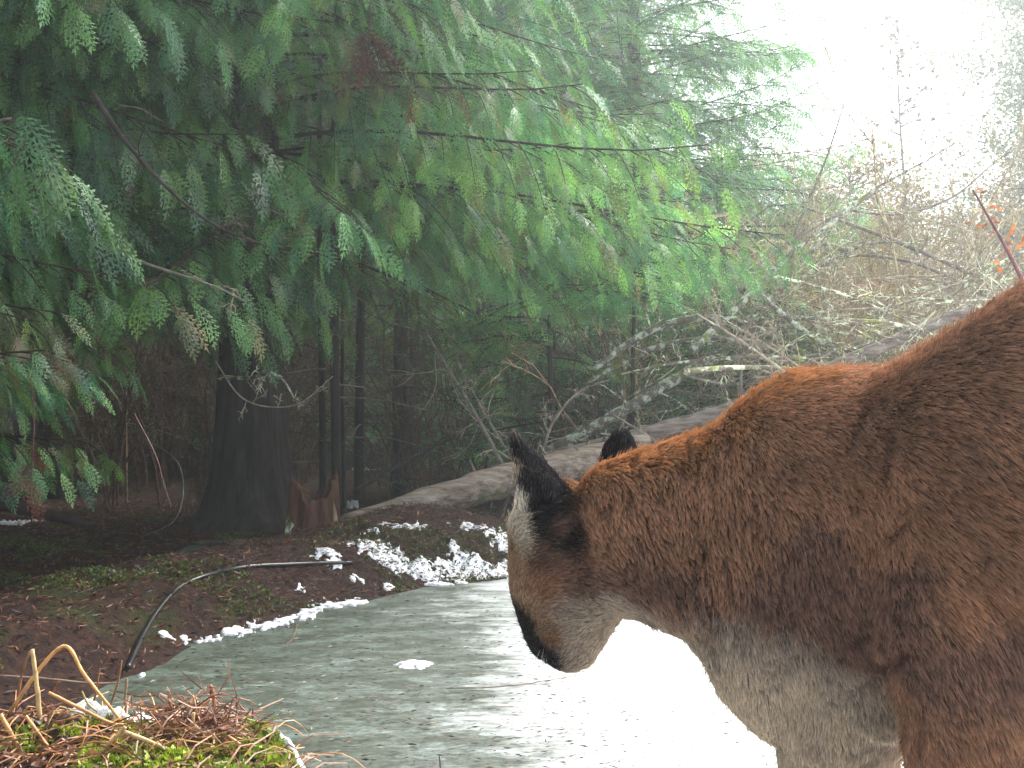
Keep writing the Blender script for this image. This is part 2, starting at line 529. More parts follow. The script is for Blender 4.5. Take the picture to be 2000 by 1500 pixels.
def conifer_branch(wood, fol, o, az, length, rise, droop, temps, rng, size=0.26, step=0.10, tone=1.0, r0=0.014, hang=0.9, brown=0.02, upturn=0.15, sides=True, seg=4, axis_clear=0.12):
    """one bough: an arched stem, side shoots in a drooping fan, sprays hanging from both"""
    nt_ = 9
    t = np.linspace(0, 1, nt_)
    d0 = np.array([math.cos(az), math.sin(az), 0]); s0 = np.array([-d0[1], d0[0], 0])
    bend = rng.normal(0, 0.12)
    P = o + length * (t[:, None] * d0 + (bend * t ** 2)[:, None] * s0) + (length * (rise * t - droop * t ** 2 + upturn * t ** 4))[:, None] * np.array([0, 0, 1.0])
    wood.tube(P, np.linspace(r0, 0.0022, nt_), seg, np.array((0.75, 0.6, 0.5)) * rng.uniform(.6, 1.2))
    tan = nrm(np.gradient(P, axis=0))
    pos, dr, sz = [], [], []
    n = max(3, int(length / step))
    for k in range(n):
        u = axis_clear + (1 - axis_clear) * (k + rng.random() * 0.6) / n
        p = np.array([np.interp(u, t, P[:, j]) for j in range(3)]); tg = np.array([np.interp(u, t, tan[:, j]) for j in range(3)])
        sd_ = 1 if k % 2 else -1
        ls = (0.34 * length * (1 - u) ** 0.7 + 0.10) * rng.uniform(0.6, 1.15) if sides else 0
        dside = nrm(tg * 0.75 + s0 * sd_ * rng.uniform(0.55, 0.95) + np.array([0, 0, rng.uniform(-0.35, -0.05)]))
        if ls > 0.12:
            m = max(2, int(ls / (size * 0.42)))
            q = np.linspace(0, 1, 4)
            side = p + ls * (q[:, None] * dside) + (-(0.3 * hang) * ls * q ** 2)[:, None] * np.array([0, 0, 1.0])
            wood.tube(side, np.linspace(0.0035, 0.0012, 4), 3, (0.7, 0.5, 0.4))
            for h in range(m):
                v = (h + 0.5) / m
                pp = np.array([np.interp(v, q, side[:, j]) for j in range(3)])
                s2 = 1 if h % 2 else -1
                cr = np.cross([0, 0, 1.0], dside)
                pos.append(pp); dr.append(dside * 0.8 + cr * s2 * 0.45 + np.array([0, 0, -hang * rng.uniform(0.4, 1.3)])); sz.append(size * rng.uniform(0.6, 1.1))
            pos.append(side[-1]); dr.append(dside + np.array([0, 0, -hang * 0.7])); sz.append(size * rng.uniform(0.8, 1.15))
        else:
            pos.append(p); dr.append(dside + np.array([0, 0, -hang * rng.uniform(0.2, 1.0)])); sz.append(size * rng.uniform(0.6, 1.1))
    pos.append(P[-1]); dr.append(tan[-1] + np.array([0, 0, -hang * 0.6])); sz.append(size * 1.2)
    n = len(pos)
    base = greens(1, rng, tone, brown)[0]
    col = greens(n, rng, tone, brown) * 0.6 + base * 0.4
    place_sprays(fol, temps, np.array(pos), np.array(dr), np.array(sz), col, rng=rng)

def conifer(name, x, y, height_, r, zmin, Lmax, label, cat="tree", group=None, temps=None, nb=40, size=0.26, step=0.1, tone=1.0, seed=0,
            az=(0, 2 * PI), hang=0.9, brown=0.02, ztop=None, lean=0.0, flare=1.6, rise=0.05, droop=0.25, trunkcol=(1, 1, 1), Lmin=0.4, dead=0, trunk_seg=14, z0=None, ridged=False):
    rng = np.random.default_rng(seed + 100)
    zg = H1(x, y) if z0 is None else z0
    root = empty(name, (x, y, zg), label, cat, group)
    wood, fol, tr = MB(), MB(), MB()
    zz = np.array([-0.15, 0.0, 0.12, 0.35, 0.8, 1.6, 2.6, 4, 6, 8, 10, 13]); zz = zz[zz < height_]; zz = np.append(zz, height_)
    rr = r * (1 - zz / height_ * 0.95) * (1 + (flare - 1) * np.exp(-np.clip(zz, 0, 9) / 0.22))
    pts = np.stack([lean * zz + 0.02 * np.sin(zz * 1.3 + seed), 0.02 * np.cos(zz * 1.1 + seed), zz], 1)
    if ridged:      # deep furrowed bark and root flares
        sg = 72; a_ = np.linspace(0, 2 * PI, sg, endpoint=False)
        rz = catmull(np.stack([zz, np.maximum(rr, .006), 0 * zz], 1), 14)
        A_, Z_ = np.meshgrid(a_, rz[:, 0]); 
        prm = np.stack([np.cos(A_).ravel() * 3.2, np.sin(A_).ravel() * 3.2, Z_.ravel() * .9], 1)
        fl = 1 + .11 * (fbm(prm, 2.2, 4, 61) - .5) * 2 + .28 * np.exp(-np.clip(Z_.ravel(), 0, 9) / .16) * (fbm(prm[:, :2], .7, 2, 62) - .35)
        R_ = rz[:, 1].repeat(sg) * fl
        V_ = np.stack([np.cos(A_).ravel() * R_ + lean * Z_.ravel(), np.sin(A_).ravel() * R_, Z_.ravel()], 1)
        i_ = np.arange(len(rz) - 1)[:, None] * sg; j_ = np.arange(sg)[None]; k_ = (j_ + 1) % sg
        tr.add(V_, np.stack([i_ + j_, i_ + k_, i_ + sg + k_, i_ + sg + j_], -1).reshape(-1, 4), trunkcol)
    else:
        tr.tube(pts, np.maximum(rr, 0.006), trunk_seg, trunkcol, jitter=0.16, smooth=3)
    zt = ztop or height_ * 0.97
    for k in range(nb):
        f = (k + rng.random()) / nb
        z = zmin + (zt - zmin) * f
        if z > height_: break
        L_ = (Lmin + (Lmax - Lmin) * (1 - (z / height_)) ** 0.8) * rng.uniform(0.7, 1.15)
        a = rng.uniform(*az)
        o = np.array([lean * z, 0, z]) + np.array([math.cos(a), math.sin(a), 0]) * r * 0.5
        conifer_branch(wood, fol, o, a, L_, rng.uniform(rise - .1, rise + .15), droop * rng.uniform(0.7, 1.4), temps, rng, size, step, tone, 0.004 + 0.003 * L_, hang, brown)
    for k in range(dead):
        z = rng.uniform(0.3, zmin + 0.4); a = rng.uniform(0, 2 * PI); L_ = rng.uniform(0.3, 0.9)
        o = np.array([lean * z, 0, z])
        d = np.array([math.cos(a), math.sin(a), 0]); t = np.linspace(0, 1, 6)[:, None]
        P = o + d * L_ * t + np.array([0, 0, -1]) * (0.25 * L_ * t ** 2) + rng.normal(0, 0.012, (6, 3))
        wood.tube(P, np.linspace(0.006, 0.0018, 6), 4, (1.4, 1.3, 1.2))
        for q in range(4):
            u = rng.uniform(0.3, 0.95); p = P[int(u * 5)]
            e = nrm(d * 0.7 + rng.normal(0, 0.6, 3)) * rng.uniform(0.08, 0.25)
            wood.tube([p, p + e * 0.5 + [0, 0, -0.01], p + e + [0, 0, -0.04]], [0.003, 0.002, 0.0012], 3, (1.4, 1.3, 1.1))
    t_o = tr.build("trunk", M_BARK, root, smooth=True)
    if wood.v: t_o = join_mesh(t_o, wood)
    f_o = fol.build("crown", M_LEAF, root) if fol.v else None
    return root

def copy_tree(o, loc, rz, sc, label=None):
    r = o.copy(); COL.objects.link(r); r.location = loc; r.rotation_euler = (0, 0, rz); r.scale = (sc, sc, sc)
    if label: r["label"] = label
    for ch in list(o.children):
        c = ch.copy(); COL.objects.link(c); c.parent = r
    return r

def join_mesh(o, extra):
    """adds the quads of extra to the mesh of o (limbs grow out of their trunk)"""
    me = o.data; n = len(me.vertices)
    v = np.empty(n * 3, np.float32); me.vertices.foreach_get("co", v); v = v.reshape(-1, 3)
    c = np.empty(n * 4, np.float32); me.color_attributes["Col"].data.foreach_get("color", c); c = c.reshape(-1, 4)[:, :3]
    f = np.empty(len(me.loops), np.int32); me.loops.foreach_get("vertex_index", f); f = f.reshape(-1, 4)
    mb = MB(); mb.add(v, f, c)
    mb.add(np.concatenate(extra.v), np.concatenate(extra.f), np.concatenate(extra.c))
    new = mb.build("trunk", me.materials[0], None, smooth=True)
    o.data = new.data; bpy.data.objects.remove(new); bpy.data.meshes.remove(me); o.data.name = "trunk"
    return o

# ------------------------------------------------------------------ the cedars
exec_trees = True
# near tree whose trunk stands left of the picture; its boughs reach in over the bank
def boughs_tree(name, x, y, r, hgt, label, specs, seed, size=0.24, temps=SPRAYS, step=0.085, tone=1.0, hang=1.0, group=None, brown=0.02):
    rng = np.random.default_rng(seed)
    zg = H1(x, y)
    root = empty(name, (x, y, zg), label, "tree", group)
    wood, fol, tr = MB(), MB(), MB()
    zz = np.array([-0.15, 0.0, 0.15, 0.4, 0.9, 1.8, 3, 4.5, hgt])
    tr.tube(np.stack([0.02 * np.sin(zz), 0.02 * np.cos(zz), zz], 1), r * (1 - 0.9 * zz / hgt) * (1 + 0.6 * np.exp(-np.clip(zz, 0, 9) / .2)), 16, jitter=0.16, smooth=3)
    for (z, azd, L_, rs, dp) in specs:
        a = math.radians(azd)
        o = np.array([math.cos(a) * r * .5, math.sin(a) * r * .5, z - zg])
        conifer_branch(wood, fol, o, a, L_, rs, dp, temps, rng, size, step, tone * rng.uniform(.85, 1.15), 0.004 + 0.004 * L_, hang, brown)
    join_mesh(tr.build("trunk", M_BARK, root, smooth=True), wood); fol.build("crown", M_LEAF, root)
    return root

rr_ = np.random.default_rng(5)
spA = [(z, rr_.uniform(-32, 35), rr_.uniform(1.6, 2.7), rr_.uniform(0.0, 0.2), rr_.uniform(0.28, 0.48)) for z in np.linspace(1.36, 3.9, 46)]
spA += [(z, rr_.uniform(60, 300), rr_.uniform(1.0, 2.2), 0.05, 0.3) for z in np.linspace(1.0, 5.0, 26)]
boughs_tree("cedar_tree", -3.45, 4.1, 0.15, 6.5, "nearest cedar at the left with long drooping boughs over the dark bank", spA, 21, size=0.175, step=.075, tone=.8)  # low tone paints the shade of the left side into its leaves
spL = [(z, rr_.uniform(-18, 30), rr_.uniform(.85, 1.22), rr_.uniform(0.0, 0.2), rr_.uniform(0.25, 0.5)) for z in np.linspace(0.66, 1.25, 12)]
spL += [(z, rr_.uniform(60, 300), rr_.uniform(.4, .9), 0.05, 0.3) for z in np.linspace(0.5, 2.2, 12)]
boughs_tree("cedar_sapling", -2.35, 3.0, 0.035, 2.6, "young cedar at the left edge with bright low fronds above the brown bank", spL, 27, size=0.105, step=.05, tone=1.25, brown=0.08)

conifer("cedar_tree", -1.30, 5.1, 9.0, 0.17, 1.35, 2.5, "big cedar with a wide black trunk behind the brown bank", temps=SPRAYS, nb=92, size=0.17, step=.085, seed=3,
        az=(-PI, 0.25 * PI), hang=1.0, ztop=5.0, flare=1.75, dead=10, droop=0.34, trunkcol=(.85, .82, .85), tone=1.4, brown=.06, ridged=True)
conifer("cedar_tree", -0.7, 6.6, 9.0, 0.05, 1.5, 2.3, "middle cedar with layered boughs above the rotting log", temps=SPRAYS_MID, nb=96, size=0.17, step=.085, seed=4,
        az=(-PI * .95, -0.22 * PI), hang=0.8, ztop=6.5, dead=12, tone=1.9, brown=0.05)  # high tone paints brighter light into this crown's leaf colour
conifer("hemlock_tree", 1.0, 8.4, 6.4, 0.12, 1.6, 2.2, "tall pale green hemlock rising beside the bright sky gap", temps=SPRAYS_MID, nb=165, size=0.19, step=.085, seed=5,
        az=(-PI, 0.2 * PI), hang=0.5, ztop=6.2, tone=2.1, droop=0.22)  # tone raised to paint the light beside the sky gap
conifer("hemlock_sapling", 0.62, 5.35, 2.0, 0.016, 1.15, 0.75, "young hemlock with light green tips in front of the tall hemlock", temps=NEEDLE, nb=30, size=0.15, step=0.055, seed=6,
        hang=0.25, tone=2.6, droop=0.2, brown=0.0, Lmin=0.15)  # strong tone puts the light on the tips into their green
conifer("hemlock_sapling", 0.2, 5.6, 1.75, 0.022, 0.8, 0.75, "small hemlock holding one green fan above the log", temps=NEEDLE, nb=16, size=0.17, step=0.06, seed=8,
        hang=0.25, tone=1.7, droop=0.25, brown=0.0, Lmin=0.15)
conifer("fir_sapling", 1.35, 5.9, 1.35, 0.03, 0.35, 0.9, "dark little fir under the tangle of fallen limbs", temps=NEEDLE, nb=34, size=0.22, step=0.06, seed=9,
        hang=0.3, tone=1.2, droop=0.25, brown=0.0, Lmin=0.2)

# dark wood behind
far_a = conifer("forest_tree", -3.4, 9.5, 11.0, 0.2, 1.6, 2.6, "dark conifer deep in the wood at the left", temps=SPRAYS_FAR, nb=90, size=0.42, step=0.15, seed=30, hang=0.6, dead=14, tone=.9,
                group="conifers deep in the dark wood")
far_b = conifer("forest_tree", -1.2, 11.0, 12.0, 0.17, 1.9, 2.8, "dark conifer deep in the wood behind the big cedar", temps=SPRAYS_FAR, nb=95, size=0.42, step=0.15, seed=31, hang=0.6, dead=14, tone=1.0,
                group="conifers deep in the dark wood")
r_ = np.random.default_rng(9)
spots = [(-6.5, 8.5), (-5.2, 12), (-8.5, 12.5), (-3.4, 14), (-1.8, 15.5), (0.0, 13), (0.6, 16.5), (-6.2, 16.5), (-10.5, 16), (-0.2, 18), (1.2, 19.0), (-4.4, 19), (-12, 10), (-6.5, 5.2), (-5.2, 7.4), (-9, 20), (-14, 19)]
for k, (x, y) in enumerate(spots):
    copy_tree(far_a if k % 2 else far_b, (x, y, H1(x, y)), r_.uniform(0, 6.28), r_.uniform(0.85, 1.15),
              "dark conifer among the crowded trees deep in the wood")
for o in (far_a, far_b): o["label"] = "dark conifer among the crowded trees deep in the wood"
# unseen conifer added left of the camera to block sky light there
shade = [(-3.4, -1.5), (-4.6, 1.2), (-1.6, -3.2)]

copy_tree(far_a, (-5.2, 0.6, H1(-5.2, .6)), 2.0, .8, "unseen conifer added left of the pond to shade the bank")
und = conifer("young_conifer", 0.55, 7.4, 2.3, 0.02, 0.25, 0.95, "dim young conifer in the undergrowth behind the rotting log", temps=NEEDLE, nb=44, size=0.16, step=0.07, seed=12,
        hang=0.35, tone=2.0, droop=0.25, brown=0.10, Lmin=0.2, group="young conifers in the undergrowth")
ru = np.random.default_rng(15)
for k, (px, Yd) in enumerate([(1080, 6.6), (1180, 7.4), (1290, 6.9), (930, 8.6), (820, 9.4), (1400, 7.6), (1480, 8.8), (1240, 9.0), (700, 9.6), (560, 9.0), (300, 9.4), (1340, 10.0), (1010, 10.0)]):
    x = (px - 1000) / F * Yd
    copy_tree(und, (x, Yd, H1(x, Yd) - .02), ru.uniform(0, 6.28), ru.uniform(.55, 1.05))

# thin dark understory stems
def pole(px, Yd, r, hgt, label, seed, lean=0.0, dead=9, tone=(1, 1, 1)):
    p = np.array([(px - 1000) / F * Yd, Yd, 0]); p[2] = H1(p[0], p[1])
    rng = np.random.default_rng(seed)
    root = empty("dead_sapling", p, label, "sapling")
    tr = MB()
    zz = np.linspace(-0.1, hgt, 12)
    tr.tube(np.stack([lean * zz + .01 * np.sin(2 * zz + seed), 0 * zz, zz], 1), np.linspace(r, r * .4, 12), 8, tone, jitter=.15)
    for k in range(dead):
        wd = MB()
        z = rng.uniform(0.25, hgt); a = rng.uniform(0, 6.28); L_ = rng.uniform(0.25, 0.8)
        d = np.array([math.cos(a), math.sin(a), 0]); t = np.linspace(0, 1, 6)[:, None]
        P = np.array([lean * z, 0, z]) + d * L_ * t + np.array([0, 0, -1]) * (0.2 * L_ * t ** 2) + rng.normal(0, .01, (6, 3)) * t
        wd.tube(P, np.linspace(0.005, 0.0016, 6), 4, (0.9, 0.85, 0.8))
        for q in range(5):
            pq = P[rng.integers(1, 6)]; e = nrm(d + rng.normal(0, .7, 3)) * rng.uniform(.06, .2)
            wd.tube([pq, pq + e * .5, pq + e + [0, 0, -.03]], [.0028, .002, .0012], 3, (0.9, 0.85, 0.8))
        wd.build("branch", M_TWIG, root)
    tr.build("trunk", M_BARK, root, smooth=True)
pole(627, 5.6, 0.021, 3.6, "thin dark pole just left of its twin behind the stump", 1)
pole(655, 5.5, 0.030, 3.8, "thicker dark pole rising straight behind the stump", 2, dead=14)
pole(672, 5.9, 0.014, 2.2, "thinnest short pole close beside the thicker one behind the stump", 3)
pole(705, 6.2, 0.034, 4.0, "dim bare trunk standing alone between the stump and the log", 4, dead=16)
pole(95, 6.5, 0.085, 5.0, "dark trunk at the far left above the low fronds", 5, dead=12)
pole(805, 8.5, 0.04, 4.0, "bare trunk far back above the rotting log", 6, dead=20)
pole(940, 9.0, 0.05, 4.5, "bare trunk far back behind the leaning grey poles", 7, dead=20)
pole(330, 8.0, 0.06, 4.5, "bare trunk far back left of the big cedar", 8, dead=20)
pole(215, 9.0, 0.05, 4.5, "narrow bare trunk far back at the left", 9, dead=20)

# ------------------------------------------------------------------ stump, logs, hose
def make_stump():
    Yd = 4.55
    base = at(612, 1062, Yd)
    base[2] = H1(base[0], base[1])
    root = empty("stump", base, "broken reddish rotten stump beside the big black trunk", "stump")
    mb = MB(); rng = np.random.default_rng(2)
    seg, nz = 40, 18
    a = np.linspace(0, 2 * PI, seg, endpoint=False)
    top = 0.27 + 0.06 * np.sin(a * 2 + 1) + 0.05 * (rng.random(seg) - .5)
    z = np.linspace(-0.08, 1, nz)
    R = 0.105 * (1 + 0.10 * np.sin(a * 7) + 0.06 * np.sin(a * 13 + 1))
    V = []
    for k in range(nz):
        f = z[k]
        rad = R * (1.12 - 0.18 * max(f, 0)) * (1 + 0.03 * (rng.random(seg) - .5))
        V.append(np.stack([np.cos(a) * rad, np.sin(a) * rad, f * top], 1))
    for q, (s, dz) in enumerate(((0.8, -0.02), (0.5, -0.06), (0.15, -0.08))):
        V.append(np.stack([np.cos(a) * R * s, np.sin(a) * R * s, top * 0.95 + dz + .02 * (rng.random(seg) - .5)], 1))
    V = np.concatenate(V); n = nz + 3
    i = np.arange(n - 1)[:, None] * seg; j = np.arange(seg)[None]; j2 = (j + 1) % seg
    mb.add(V, np.stack([i + j, i + j2, i + seg + j2, i + seg + j], -1).reshape(-1, 4))
    mb.build("wood", M_STUMP, root, smooth=True)
    sl = MB()
    sl.tube(np.array([[-.085, -.06, -.05], [-.088, -.065, .06], [-.08, -.06, .14], [-.07, -.05, .21]]), [.034, .027, .024, .016], 8, (1.1, 1.2, .9), jitter=.3, smooth=3)
    sl.build("bark_slab", M_LIMB, root, smooth=True)
    s2 = MB()
    s2.tube(np.array([[.105, -.05, -.05], [.098, -.055, .05], [.105, -.05, .14], [.085, -.04, .225]]), [.006, .011, .014, .008], 6, (1.5, 1.25, .85), jitter=.3, smooth=3)
    o = s2.build("splinter", M_TWIG, root, smooth=True); o["label"] = "pale upright splinter of the stump"
make_stump()

def limb_obj(name, pts, rad, m, label, cat, seg=10, jitter=0.12, twigs=0, tw_len=0.25, seed=0, col=(1, 1, 1), smooth=5, tcol=(1, 1, 1), up=0.3, stubs=0):
    rng = np.random.default_rng(seed)
    pts = np.asarray(pts, float)
    mb = MB()
    pp = catmull(pts, smooth) + rng.normal(0, 0.15, ((len(pts) - 1) * smooth + 1, 3)) * np.mean(rad) * 0.5
    rd = np.interp(np.linspace(0, 1, len(pp)), np.linspace(0, 1, len(rad)), rad)
    mb.tube(pp, rd, seg, col, jitter=jitter)
    tw = mb
    tan = nrm(np.gradient(pp, axis=0))
    for k in range(twigs):
        q = rng.integers(2, len(pp) - 1)
        twig(tw, pp[q], nrm(tan[q] * 0.5 + nrm(rng.normal(0, 1, 3)) + [0, 0, up]), tw_len * rng.uniform(.4, 1.3), min(rd[q] * .5, .006), rng, tcol, 2)
    for k in range(stubs):
        q = rng.integers(2, len(pp) - 2)
        d = nrm(rng.normal(0, 1, 3) + [0, -.3, .6])
        tw.tube([pp[q], pp[q] + d * (rd[q] + .03), pp[q] + d * (rd[q] + .07)], [.008, .006, .003], 5, tcol)
    return tag(mb.build(name, m, None, smooth=True), label, cat)

def twig(mb, p, d, L_, r, rng, col, depth, seg=3):
    n = 5
    P = [np.array(p, float)]
    dd = np.array(d, float)
    for k in range(n):
        dd = nrm(dd + rng.normal(0, 0.16, 3) + np.array([0, 0, -0.04]))
        P.append(P[-1] + dd * L_ / n)
    mb.tube(P, np.linspace(max(r, .0018), 0.0011, n + 1), seg, np.array(col) * rng.uniform(.7, 1.3))
    if depth > 0:
        for k in range(rng.integers(2, 5)):
            q = rng.integers(1, n)
            twig(mb, P[q], nrm(dd + rng.normal(0, .65, 3)), L_ * rng.uniform(.3, .6), r * .6, rng, col, depth - 1, seg)

# rotting mossy log lying on the far bank
limb_obj("rotting_log", [at(672, 1030, 4.30), at(780, 1000, 4.40), at(900, 963, 4.50), at(1010, 932, 4.62), at(1130, 905, 4.75), at(1260, 872, 4.9)],
         [.050, .062, .070, .074, .074, .07], M_ROTLOG, "rotting mossy log with split end lying behind the snowy hummock", "log", seg=22, seed=1, stubs=5, jitter=.14)
limb_obj("fallen_log", [at(1050, 905, 5.0), at(1200, 866, 5.0), at(1300, 838, 5.0), at(1440, 795, 5.0), at(1660, 702, 5.0), at(1990, 566, 5.0), at(2240, 470, 5.0), at(2400, 400, 5.0)],
         [.043, .044, .042, .037, .032, .026, .022, .02], M_LOG, "long smooth grey log sloping up to the right behind the cougar", "log", seg=20, seed=2, stubs=9, jitter=.10)

def hose():
    px = [(246, 1318), (262, 1285), (283, 1240), (305, 1205), (335, 1165), (365, 1143), (400, 1130), (440, 1120), (480, 1113), (520, 1109), (580, 1107), (640, 1106), (700, 1106)]
    P = np.array([hit(a, b, 2.0) for a, b in px])
    P[:, 2] += 0.008
    P = catmull(P, 4)
    k = np.ones(7) / 7
    for j in range(3):
        P[:, j] = np.convolve(np.pad(P[:, j], 3, mode='edge'), k, 'valid')
    mb = MB(); mb.tube(P, 0.0066, 10)
    m, N, L = mat("black_plastic")
    p = N.new("ShaderNodeBsdfPrincipled"); p.inputs["Base Color"].default_value = (0.012, 0.014, 0.018, 1); p.inputs["Roughness"].default_value = 0.35
    nz = noise(N, L, 40, 4, .6, coords(N, L)); L.new(ramp_out(N, L, nz.outputs[0], [(.4, (.006, .007, .010)), (.8, (.03, .028, .026))]), p.inputs["Base Color"])
    o = N.new("ShaderNodeOutputMaterial"); L.new(p.outputs[0], o.inputs[0])
    tag(mb.build("hose", m, smooth=True), "black plastic hose curving over the brown bank to the ice", "hose")
hose()

# ------------------------------------------------------------------ leaning mossy limbs and the bare thicket
LB = [
 ("leaning_alder", [(1062, 890, 5.25), (1200, 812, 5.3), (1330, 735, 5.4), (1425, 680, 5.5), (1490, 610, 5.6), (1540, 545, 5.7), (1600, 478, 5.8), (1650, 490, 5.85)], [.034, .032, .032, .030, .026, .020, .016, .012], M_LIMB,
  "dark mossy trunk leaning from the log up to a broken crook", 26, .35),
 ("leaning_limb", [(1352, 682, 5.0), (1440, 600, 5.1), (1540, 500, 5.2), (1620, 440, 5.3), (1700, 375, 5.4), (1800, 318, 5.5), (1890, 266, 5.6)], [.020, .018, .014, .011, .008, .005, .003], M_LIMB,
  "long dark limb slanting up across the thicket to the bright sky", 12, .3),
 ("leaning_limb", [(1425, 590, 5.3), (1500, 505, 5.35), (1560, 462, 5.4), (1660, 405, 5.5), (1740, 360, 5.6)], [.012, .011, .010, .008, .004], M_TWIG,
  "slender limb running just above the long dark limb", 8, .25),
 ("arched_limb", [(1160, 722, 5.2), (1240, 662, 5.25), (1320, 628, 5.3), (1400, 622, 5.3), (1470, 640, 5.3), (1570, 690, 5.35), (1640, 720, 5.4)], [.014, .020, .020, .020, .018, .014, .010], M_LIMB,
  "upper arched limb with bright lime moss on its back", 18, .3),
 ("arched_limb", [(1150, 745, 5.35), (1250, 692, 5.4), (1330, 668, 5.4), (1420, 664, 5.4), (1510, 680, 5.4), (1620, 715, 5.4)], [.012, .018, .018, .018, .016, .012], M_LIMB,
  "lower arched limb with pale grey lichen", 16, .3),
 ("arched_branch", [(1565, 403, 6.0), (1640, 430, 5.9), (1720, 460, 5.8), (1820, 500, 5.7), (1920, 545, 5.6), (2000, 580, 5.5)], [.006, .009, .011, .012, .013, .014], M_TWIG,
  "upper pale stem arching down to the right above the cougar's back", 8, .3),
 ("arched_branch", [(1640, 500, 6.0), (1700, 500, 5.9), (1800, 518, 5.8), (1900, 565, 5.7), (1960, 600, 5.6)], [.007, .009, .010, .011, .012], M_TWIG,
  "lower pale stem arching right beneath its longer neighbour", 8, .3),
 ("slender_sapling", [(1512, 625, 5.6), (1545, 530, 5.6), (1556, 450, 5.6), (1610, 320, 5.7), (1640, 230, 5.75), (1662, 160, 5.8)], [.012, .011, .009, .006, .004, .002], M_TWIG,
  "upright slender stem reaching from the crook into the white sky", 10, .3),
 ("arched_branch", [(1650, 410, 5.7), (1760, 418, 5.8), (1860, 385, 5.8), (1940, 320, 5.9), (2020, 262, 6.0)], [.008, .007, .006, .005, .003], M_TWIG,
  "thin stem bowing up to the right edge of the picture", 8, .3),
 ("leaning_limb", [(1455, 690, 5.6), (1530, 590, 5.7), (1590, 530, 5.8), (1680, 480, 5.9), (1760, 470, 6.0)], [.018, .020, .018, .012, .008], M_LIMB,
  "pale lichen limb crossing behind the broken crook", 14, .3),
 ("fallen_branch", [(1480, 570, 5.1), (1560, 640, 5.1), (1640, 690, 5.1), (1700, 740, 5.1)], [.010, .014, .016, .016], M_LIMB,
  "mossy branch dipping right toward the cougar's shoulder", 12, .3),
 ("fallen_branch", [(1340, 735, 5.1), (1440, 750, 5.1), (1540, 705, 5.15), (1620, 690, 5.2), (1760, 660, 5.2)], [.006, .009, .010, .010, .006], M_TWIG,
  "thin grey branch lying level just above the long log", 12, .25),
 ("slender_sapling", [(1446, 800, 4.95), (1447, 750, 4.95), (1450, 690, 5.0), (1470, 610, 5.0), (1500, 540, 5.05)], [.009, .008, .006, .004, .002], M_TWIG,
  "short lichened stem standing on the grey log", 6, .2),
 ("leaning_pole", [(825, 640, 5.4), (890, 745, 5.2), (945, 840, 5.0), (990, 925, 4.85), (1000, 950, 4.8)], [.007, .009, .011, .012, .013], M_TWIG,
  "thicker of two pale poles leaning left above the rotting log", 12, .3),
 ("leaning_pole", [(870, 640, 5.5), (905, 730, 5.3), (945, 805, 5.2), (1000, 900, 5.0)], [.004, .006, .007, .008], M_TWIG,
  "thinner of two pale poles leaning left above the rotting log", 10, .25),
 ("curved_sapling", [(1058, 885, 4.9), (1075, 835, 4.9), (1105, 790, 4.9), (1140, 760, 4.9), (1190, 742, 4.9)], [.009, .008, .006, .005, .003], M_TWIG,
  "pale stem curving up right from the log near the far ear", 6, .2),
 ("fallen_branch", [(1180, 800, 4.9), (1230, 830, 4.88), (1290, 868, 4.85)], [.004, .005, .006], M_TWIG,
  "short bare branch resting on the log by the far ear", 4, .15),
 ("lichen_branch", [(430, 735, 4.4), (490, 738, 4.35), (520, 725, 4.3), (555, 745, 4.3), (585, 800, 4.3)], [.007, .008, .007, .005, .002], M_LIMB,
  "short branch crusted with pale lichen across the black trunk", 7, .09),
 ("hanging_vine", [(420, 705, 4.2), (470, 775, 4.2), (530, 795, 4.2), (590, 785, 4.2), (650, 735, 4.3)], [.003, .003, .003, .0025, .002], M_TWIG,
  "thin vine sagging in a loop across the black trunk", 5, .12),
 ("fallen_branch", [(690, 960, 5.0), (760, 920, 5.1), (830, 880, 5.3), (900, 850, 5.5)], [.010, .009, .007, .004], M_BARK,
  "dark fallen branch slanting behind the rotting log", 10, .3),
 ("hanging_root", [(300, 868, 3.6), (345, 900, 3.5), (358, 955, 3.45), (345, 1010, 3.4), (312, 1035, 3.4), (270, 1050, 3.45)], [.0022, .0024, .0024, .0022, .002, .0016], M_TWIG,
  "thin blue-grey cord looping down beneath the low fronds", 0, .1),
 ("dead_twig", [(262, 808, 3.0), (290, 860, 2.98), (308, 900, 2.96), (320, 945, 2.95), (334, 990, 2.95)], [.002, .0018, .0016, .0014, .001], M_STEM,
  "reddish dead twig hanging below the low fronds", 0, .1),
 ("fallen_branch", [(-120, 960, 4.6), (0, 985, 4.6), (90, 1005, 4.6), (190, 1030, 4.6)], [.030, .030, .026, .018], M_BARK,
  "dark fallen branch lying in the gloom at the left edge", 2, .12),
 ("bent_limb", [(100, 455, 3.6), (220, 492, 3.5), (300, 520, 3.45), (420, 560, 3.4), (480, 590, 3.4)], [.007, .006, .005, .004, .002], M_TWIG,
  "bare silvery limb slanting among the left cedar boughs", 4, .08),
 ("bent_limb", [(180, 180, 3.3), (240, 270, 3.25), (330, 370, 3.2), (420, 440, 3.2), (520, 480, 3.2)], [.009, .008, .006, .005, .003], M_BARK,
  "dark bare limb running diagonally through the left cedar boughs", 8, .2),
]
cols = {"dead_twig": (0.13, 0.05, 0.04), "hanging_root": (0.3, 0.38, 0.42)}
for k, (nm, pts, rad, m, lab, tw, tl) in enumerate(LB):
    limb_obj(nm, [at(*p) for p in pts], rad, m, lab, nm.split("_")[-1], seg=8, twigs=tw, tw_len=tl, seed=50 + k, col=cols.get(nm, (1, 1, 1)), tcol=(1.5, 1.45, 1.3))

